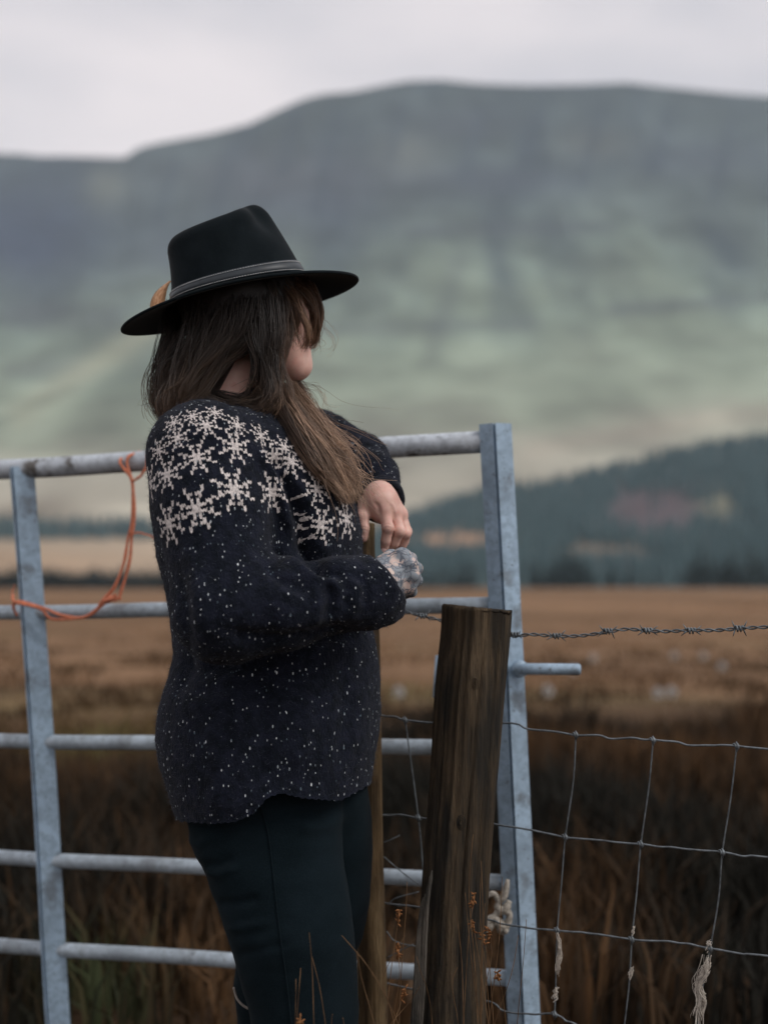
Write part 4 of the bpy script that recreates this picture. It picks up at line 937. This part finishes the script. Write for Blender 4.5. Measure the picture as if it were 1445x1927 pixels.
# finger nails of the hanging hand
M_NAIL = plain('nail', (.62, .40, .36), .3, .5, 40, .1)
hb = BVHTree.FromPolygons([Vector(v) for v in hv1], hf1.tolist())
for (x, y, rx, rz) in [(723, 1034, .0042, .0048), (681, 1008, .0042, .0055)]:
    c = onto(hb, x, y, .0004)
    if c is None: continue
    a = np.arange(14) * 2 * math.pi / 14; V = [c + [0, -.0012, 0]] + [c + np.array([rx * math.cos(k), .0006, rz * math.sin(k)]) for k in a]
    MB().add(V, [(0, 1 + j, 1 + (j + 1) % 14) for j in range(14)]).build('fingernail', M_NAIL, body)

hy = R(12); hp = R(13.2)
AF = np.array([math.cos(hy) * math.cos(hp), math.sin(hy) * math.cos(hp), math.sin(hp)]); AS = np.cross(AF, [0, 0, 1.0]); AS /= np.linalg.norm(AS); AU = np.cross(AS, AF)
K = HD / F_PX; HO = P(446, 541, HD)
# hair
def hair_mat(name, root, mid, tip):
    t = NT(name); a = attr_color(t); return t.done(a, .48, .45)
M_HAIR = hair_mat('brown_hair', 0, 0, 0)
hairV, hairT, hairC = [], [], []; hn = 0
def lock(rows, n, cols, seg=20, wr=.00042, wig=.0065, fly=0.0, cut=.25):
    """rows: x, y, distance, radius of the lock; n strands spread in it"""
    global hn
    k = np.array([np.r_[P(x, y, d), r] for x, y, d, r in rows]); g = spline(k, seg); t_, U, B = frames(g[:, :3]); T = np.linspace(0, 1, seg)
    nc = max(5, n // 22); cang = rng.random(nc) * 6.283; crad = np.sqrt(rng.random(nc)); cph = rng.random((nc, 4)) * 6.283; ccol = rng.uniform(.55, 1.6, nc)
    for i in range(n):
        ci = int(rng.integers(0, nc)); ang = rng.random() * 6.283; rad = math.sqrt(rng.random())
        e = 1 - cut * rng.random() ** 2; s0 = .0 + .06 * rng.random(); Ti = s0 + (e - s0) * T
        gi = np.stack([np.interp(Ti, T, g[:, j]) for j in range(4)], 1); Ui = np.stack([np.interp(Ti, T, U[:, j]) for j in range(3)], 1); Bi = np.stack([np.interp(Ti, T, B[:, j]) for j in range(3)], 1)
        wc = .25 + .75 * np.clip(Ti * 2.2, 0, 1); spread_ = .30 - .14 * Ti
        ox = (1 - wc) * rad * math.cos(ang) + wc * (crad[ci] * math.cos(cang[ci]) + spread_ * rad * math.cos(ang))
        oy = (1 - wc) * rad * math.sin(ang) + wc * (crad[ci] * math.sin(cang[ci]) + spread_ * rad * math.sin(ang))
        ox = ox + .42 * Ti * np.sin(Ti * 8 + cph[ci, 0]); oy = oy + .42 * Ti * np.sin(Ti * 9 + cph[ci, 1])
        p = gi[:, :3] + gi[:, 3:4] * (ox[:, None] * Ui + oy[:, None] * Bi)
        ph = rng.random(6) * 6.283; am = .45 * wig * (0.35 + Ti) * rng.uniform(.3, 1.2)
        p = p + (am * np.sin(Ti * 5 + ph[0]))[:, None] * Ui * .8 + (am * np.sin(Ti * 7 + ph[1]))[:, None] * Bi * .8 + (am * .25 * np.sin(Ti * 19 + ph[2]))[:, None] * Ui
        if fly and rng.random() < .35:
            v = rng.normal(0, 1, 3); p = p + (fly * rng.random() * Ti ** 2)[:, None] * v
        w = wr * rng.uniform(.6, 1.3) * (1 - .7 * Ti ** 3)
        tt, UU, BB = frames(p); a = np.arange(3) * 2.0944
        V = (p[:, None] + w[:, None, None] * (np.cos(a)[None, :, None] * UU[:, None] + np.sin(a)[None, :, None] * BB[:, None])).reshape(-1, 3)
        i0 = np.arange(seg - 1)[:, None] * 3; j = np.arange(3)[None]; jn = (j + 1) % 3
        q = np.stack([i0 + j, i0 + jn, i0 + 3 + jn, i0 + 3 + j], -1).reshape(-1, 4) + hn
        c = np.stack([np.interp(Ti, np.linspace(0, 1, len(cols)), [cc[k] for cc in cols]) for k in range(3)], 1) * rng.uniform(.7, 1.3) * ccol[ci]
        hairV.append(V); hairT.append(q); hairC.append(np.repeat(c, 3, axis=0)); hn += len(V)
DK = [(.020, .015, .012), (.034, .023, .016), (.080, .050, .031)]; MD = [(.028, .019, .014), (.070, .043, .028), (.17, .105, .066)]  # dark back, lighter tips and front: light on the hair painted into strand colours
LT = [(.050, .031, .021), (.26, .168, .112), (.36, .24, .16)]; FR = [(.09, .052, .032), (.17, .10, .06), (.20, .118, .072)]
# side and back of the head
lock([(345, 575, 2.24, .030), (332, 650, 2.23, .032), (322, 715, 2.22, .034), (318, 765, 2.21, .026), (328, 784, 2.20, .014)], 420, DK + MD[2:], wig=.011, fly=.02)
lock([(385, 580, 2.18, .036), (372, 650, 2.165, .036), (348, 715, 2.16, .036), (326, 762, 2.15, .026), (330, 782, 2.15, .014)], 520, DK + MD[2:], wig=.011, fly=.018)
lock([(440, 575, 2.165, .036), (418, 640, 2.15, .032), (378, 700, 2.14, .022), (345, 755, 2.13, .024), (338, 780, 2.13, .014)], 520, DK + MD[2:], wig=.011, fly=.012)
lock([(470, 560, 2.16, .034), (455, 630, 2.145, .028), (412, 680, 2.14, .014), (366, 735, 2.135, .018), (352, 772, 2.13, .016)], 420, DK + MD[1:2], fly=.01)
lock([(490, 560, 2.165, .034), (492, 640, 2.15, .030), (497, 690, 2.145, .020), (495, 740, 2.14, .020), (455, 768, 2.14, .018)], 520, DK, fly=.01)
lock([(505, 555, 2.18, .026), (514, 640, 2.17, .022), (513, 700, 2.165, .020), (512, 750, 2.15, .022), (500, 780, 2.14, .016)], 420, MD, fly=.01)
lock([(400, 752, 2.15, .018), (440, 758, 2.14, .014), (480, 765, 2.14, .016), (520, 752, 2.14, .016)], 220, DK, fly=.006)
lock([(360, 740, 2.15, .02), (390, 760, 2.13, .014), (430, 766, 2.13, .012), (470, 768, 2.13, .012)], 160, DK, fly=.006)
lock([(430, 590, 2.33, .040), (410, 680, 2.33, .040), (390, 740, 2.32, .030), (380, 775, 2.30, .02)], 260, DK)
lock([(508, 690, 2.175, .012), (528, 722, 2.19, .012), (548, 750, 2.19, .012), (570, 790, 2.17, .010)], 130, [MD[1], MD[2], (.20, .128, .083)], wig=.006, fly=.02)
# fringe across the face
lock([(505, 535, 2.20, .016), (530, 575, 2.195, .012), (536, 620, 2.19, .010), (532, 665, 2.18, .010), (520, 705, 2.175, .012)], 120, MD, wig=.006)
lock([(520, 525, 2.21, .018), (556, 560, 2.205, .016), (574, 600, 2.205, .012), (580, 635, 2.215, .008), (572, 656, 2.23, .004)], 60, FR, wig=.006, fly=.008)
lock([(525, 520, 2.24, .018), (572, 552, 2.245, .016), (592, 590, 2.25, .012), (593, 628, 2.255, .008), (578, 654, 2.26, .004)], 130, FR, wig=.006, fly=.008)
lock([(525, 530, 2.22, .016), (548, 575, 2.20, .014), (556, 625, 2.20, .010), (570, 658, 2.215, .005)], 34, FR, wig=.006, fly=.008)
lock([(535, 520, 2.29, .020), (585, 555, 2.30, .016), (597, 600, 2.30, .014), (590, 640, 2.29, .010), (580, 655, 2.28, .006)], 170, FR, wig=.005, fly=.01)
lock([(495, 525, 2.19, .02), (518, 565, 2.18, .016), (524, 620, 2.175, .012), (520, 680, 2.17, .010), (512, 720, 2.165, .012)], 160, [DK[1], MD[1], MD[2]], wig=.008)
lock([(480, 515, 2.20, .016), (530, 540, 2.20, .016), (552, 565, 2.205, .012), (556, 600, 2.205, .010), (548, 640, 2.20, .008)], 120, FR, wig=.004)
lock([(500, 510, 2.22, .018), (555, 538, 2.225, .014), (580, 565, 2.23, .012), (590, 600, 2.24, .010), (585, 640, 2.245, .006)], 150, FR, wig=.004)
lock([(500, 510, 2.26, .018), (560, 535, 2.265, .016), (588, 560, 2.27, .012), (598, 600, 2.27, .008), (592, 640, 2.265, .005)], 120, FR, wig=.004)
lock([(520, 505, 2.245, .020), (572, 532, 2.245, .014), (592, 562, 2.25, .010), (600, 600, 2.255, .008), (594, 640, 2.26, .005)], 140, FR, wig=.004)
# long locks over the far shoulder and chest, light on them put into the colour
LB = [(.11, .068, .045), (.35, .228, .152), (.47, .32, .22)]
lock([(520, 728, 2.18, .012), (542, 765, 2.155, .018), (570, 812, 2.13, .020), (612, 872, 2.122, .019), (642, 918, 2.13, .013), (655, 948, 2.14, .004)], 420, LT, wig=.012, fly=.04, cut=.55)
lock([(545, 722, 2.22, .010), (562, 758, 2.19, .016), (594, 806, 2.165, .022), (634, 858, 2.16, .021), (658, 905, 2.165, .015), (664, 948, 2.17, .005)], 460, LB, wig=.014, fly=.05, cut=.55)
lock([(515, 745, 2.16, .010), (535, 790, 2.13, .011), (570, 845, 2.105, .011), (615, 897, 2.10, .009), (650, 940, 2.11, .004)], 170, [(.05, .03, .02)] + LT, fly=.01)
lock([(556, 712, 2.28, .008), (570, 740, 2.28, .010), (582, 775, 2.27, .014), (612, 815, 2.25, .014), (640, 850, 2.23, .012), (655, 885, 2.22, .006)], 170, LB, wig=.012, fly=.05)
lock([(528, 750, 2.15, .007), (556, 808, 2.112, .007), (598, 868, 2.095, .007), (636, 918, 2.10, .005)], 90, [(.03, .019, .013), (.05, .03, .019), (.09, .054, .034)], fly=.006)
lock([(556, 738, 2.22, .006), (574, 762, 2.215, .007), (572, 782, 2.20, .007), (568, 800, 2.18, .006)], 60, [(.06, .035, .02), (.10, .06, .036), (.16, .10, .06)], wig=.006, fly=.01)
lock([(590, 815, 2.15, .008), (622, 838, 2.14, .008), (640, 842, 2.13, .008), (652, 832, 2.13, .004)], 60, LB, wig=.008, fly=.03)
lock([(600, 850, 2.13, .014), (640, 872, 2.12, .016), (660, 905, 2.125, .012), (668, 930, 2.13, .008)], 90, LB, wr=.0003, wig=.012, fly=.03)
# flyaways
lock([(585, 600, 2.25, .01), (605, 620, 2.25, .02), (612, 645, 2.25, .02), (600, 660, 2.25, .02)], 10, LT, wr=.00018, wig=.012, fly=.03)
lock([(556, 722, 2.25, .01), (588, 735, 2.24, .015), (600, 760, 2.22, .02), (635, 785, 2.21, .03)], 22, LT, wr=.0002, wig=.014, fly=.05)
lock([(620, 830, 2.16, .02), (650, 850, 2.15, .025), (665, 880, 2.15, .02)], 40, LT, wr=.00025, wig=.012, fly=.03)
lock([(335, 620, 2.2, .03), (308, 690, 2.2, .02), (295, 745, 2.2, .015), (292, 775, 2.2, .01)], 50, MD, wr=.0002, wig=.010, fly=.02)
# undercoat that closes the hair over the skull
def cap_sdf(p):
    q = (p - HC) @ HM; d = ell(q, (-.022, 0, .022), (.100, .083, .090)); d = smin(d, cone(q, np.array([-.05, 0, -.02]), np.array([-.075, 0, -.12]), .058, .030), .03)
    d = smin(d, cone(q, np.array([-.05, .030, -.02]), np.array([-.115, .045, -.155]), .042, .018), .02)
    for s in (1,): d = smin(d, cone(q, np.array([-.004, s * .058, .0]), np.array([-.006, s * .060, -.110]), .024, .016), .02)
    return np.maximum(d, (p - HO) @ AU + .004)
cv_, cf_ = nets(cap_sdf, HC - np.array([.2, .2, .24]), HC + np.array([.16, .16, .14]), .005); cv_ = relax(cv_, cf_, 2)
hairV.append(cv_); hairT.append(cf_ + hn); hairC.append(np.tile([[.017, .013, .011]], (len(cv_), 1))); hn += len(cv_)
me = mesh('hair', np.concatenate(hairV), np.concatenate(hairT)); set_colors(me, np.concatenate(hairC))
obj('hair', me, M_HAIR, person)

# hat
def hat_pt(f, s, u): return HO + K * (np.multiply.outer(f, AF) + np.multiply.outer(s, AS) + np.multiply.outer(u, AU))
nA = 96; A = np.arange(nA) * 2 * math.pi / nA; ca, sa = np.cos(A), np.sin(A)
rings = []
def base_ring(s):      # s 0 at the band, 1 at the top edge
    fr = 130 - 48 * s ** 1.15; bk = 127 - 16 * s - 4 * math.sin(s * math.pi); w = 107 - 27 * s
    f = np.where(ca > 0, fr, bk) * np.sign(ca) * np.abs(ca) ** .95; pinch = 1 - .34 * s ** 2 * np.clip(ca, 0, 1) ** 2 - .10 * s * np.clip(ca, 0, 1)
    sd = w * np.sign(sa) * np.abs(sa) ** .9 * pinch; top = 127 + 20 * ca - 7 * (1 - ca ** 2)
    u = s * top - 8 * (1 - s)
    # front pinch dents
    dent = 15 * s * np.exp(-((np.abs(np.arctan2(sa, ca)) - .75) / .3) ** 2) * np.exp(-((s - .8) / .25) ** 2)
    return f - dent * ca, sd - dent * np.sign(sa) * .9, u
for s in np.linspace(0, .78, 20): rings.append(base_ring(s))
f0, s0_, u0 = base_ring(.80)
for th_ in np.linspace(.12, 1, 8) * math.pi / 2:
    k_ = 1 - .20 * (1 - math.cos(th_)); rings.append((f0 * k_ - 10 * math.sin(th_) * np.clip(ca, 0, 1), s0_ * k_, u0 + 28 * math.sin(th_)))
f1, s1_, u1 = rings[-1]
for tpr, rise in ((.90, -1), (.8, -6), (.68, -14), (.54, -21), (.4, -26), (.26, -29), (.12, -30)): rings.append((f1 * (tpr * .85 + .12), s1_ * tpr, u1 + rise))
crown = np.concatenate([hat_pt(*r) for r in rings]); m = len(rings)
# brim: outer surface going out along the top, round the edge and back underneath
def brim_ring(t_, side):
    ro_f = 130 + (229 - 130) * t_; ro_s = 107 + (190 - 107) * t_
    t_ = max(t_, 0.0) if t_ > -.01 else t_; tp = max(t_, 0.0)
    drop = -8 - (22 + 5 * np.abs(ca) ** 2 - 2 * sa) * tp ** .95 + 6 * np.clip(sa, 0, 1) ** 4 * tp ** 3
    wv_ = 1.2 * np.sin(A * 3 + 1) * t_
    return ro_f * ca, ro_s * sa, drop + wv_ + side * 2.6
br = [brim_ring(t_, 1) for t_ in np.linspace(0, .985, 14)] + [brim_ring(1.0, .5), brim_ring(1.0, -.5)] + [brim_ring(t_, -1) for t_ in np.linspace(.985, -.10, 14)]
brim = np.concatenate([hat_pt(*r) for r in br]); nb = len(br)
def skin_rings(m, n): return [(i * n + j, i * n + (j + 1) % n, (i + 1) * n + (j + 1) % n, (i + 1) * n + j) for i in range(m - 1) for j in range(n)]
t = NT('black_felt'); nf = t.noise(420, 3)
c_ = t.ramp(t.noise(25, 4), [(.3, (.0048, .0080, .0098)), (.7, (.009, .0135, .016))]); c_ = t.mix(t.ramp(nf, [(.6, 0.), (.78, .5)]), c_, (.024, .028, .032)); t.bump(nf, .3, .0008)
M_FELT = t.done(c_, .95, .08, Sheen_Weight=.07, Sheen_Roughness=.4)
hat = MB().add(crown, skin_rings(m, nA) + [tuple((m - 1) * nA + j for j in range(nA))]).add(brim, skin_rings(nb, nA)).build('hat', M_FELT, person)
def band_ring(s, out): f, sd, u = base_ring(s); return hat_pt(f * (1 + out / 120), sd * (1 + out / 100), u)
t = NT('hat_band_leather'); M_BAND = t.done(t.ramp(t.noise(60, 4), [(.3, (.011, .017, .021)), (.7, (.021, .031, .038))]), .45, .5)
bd = [band_ring(.03, .2), band_ring(.03, 2.6), band_ring(.105, 3.4), band_ring(.185, 2.6), band_ring(.185, .2)]
band = MB().add(np.concatenate(bd), skin_rings(5, nA)).build('hat_band', M_BAND, hat)
M_THREAD = plain('white_thread', (.55, .55, .54), .8, .2, 60, .2)
for s in (.050, .165):
    rr = band_ring(s, 3.2); b = MB(); dense = spline(np.vstack([rr, rr[:1]]), 360 * 2)
    for i in range(0, 718, 4): b.add(*tube([dense[i], dense[i + 1] + (dense[i + 2] - dense[i]) * .1, dense[i + 2] + (dense[i + 2] - dense[i + 1]) * .6], .00055, 4))
    b.build('stitching', M_THREAD, band)
# feather behind the crown
fe = MB(); axis = spline(np.array([hat_pt(-148., -36., -12.), hat_pt(-143., -42., 8.), hat_pt(-131., -52., 30.), hat_pt(-112., -68., 48.)]), 24)
tt, UU, BB = frames(axis)
w = .016 * np.sin(np.linspace(.25, 1, 24) * math.pi) ** .7 + .001
Vf = np.stack([axis - AF * w[:, None] * .9 - AS * w[:, None] * .3, axis - AF * .003, axis + AF * w[:, None] * .5 + AS * w[:, None] * .6, axis + AF * .003], 1).reshape(-1, 3)
fe.add(Vf, [(i * 4 + j, i * 4 + (j + 1) % 4, i * 4 + 4 + (j + 1) % 4, i * 4 + 4 + j) for i in range(23) for j in range(4)])
t = NT('feather'); M_FEA = t.done(t.ramp(t.noise(1, 4, t.coords(scale=(260, 260, 30))), [(.3, (.40, .17, .07)), (.6, (.66, .38, .20)), (.8, (.75, .5, .32))]), .7, .3)
fth = fe.build('feather', M_FEA, hat)
MB().add(*tube(axis, np.linspace(.0014, .0004, 24), 6)).build('quill', M_FEA, fth)

# ------------------------------------------------------------------ haze
hz = bpy.data.materials.new('haze_air'); hz.use_nodes = True; n_ = hz.node_tree.nodes; n_.clear()
ho = n_.new('ShaderNodeOutputMaterial'); pv = n_.new('ShaderNodeVolumePrincipled')
pv.inputs['Color'].default_value = (.74, .87, .97, 1); pv.inputs['Density'].default_value = .00011; pv.inputs['Anisotropy'].default_value = 0.0
hz.node_tree.links.new(pv.outputs[0], ho.inputs['Volume'])
lo, hi = (-5900, -300, -60), (5900, 5400, 1020)
V = [(x, y, z) for x in (lo[0], hi[0]) for y in (lo[1], hi[1]) for z in (lo[2], hi[2])]
haze = obj('haze', mesh('haze', V, [(0, 1, 3, 2), (4, 6, 7, 5), (0, 4, 5, 1), (2, 3, 7, 6), (0, 2, 6, 4), (1, 5, 7, 3)], False), hz, kind='stuff', label='pale haze over the valley and the mountain', category='haze')
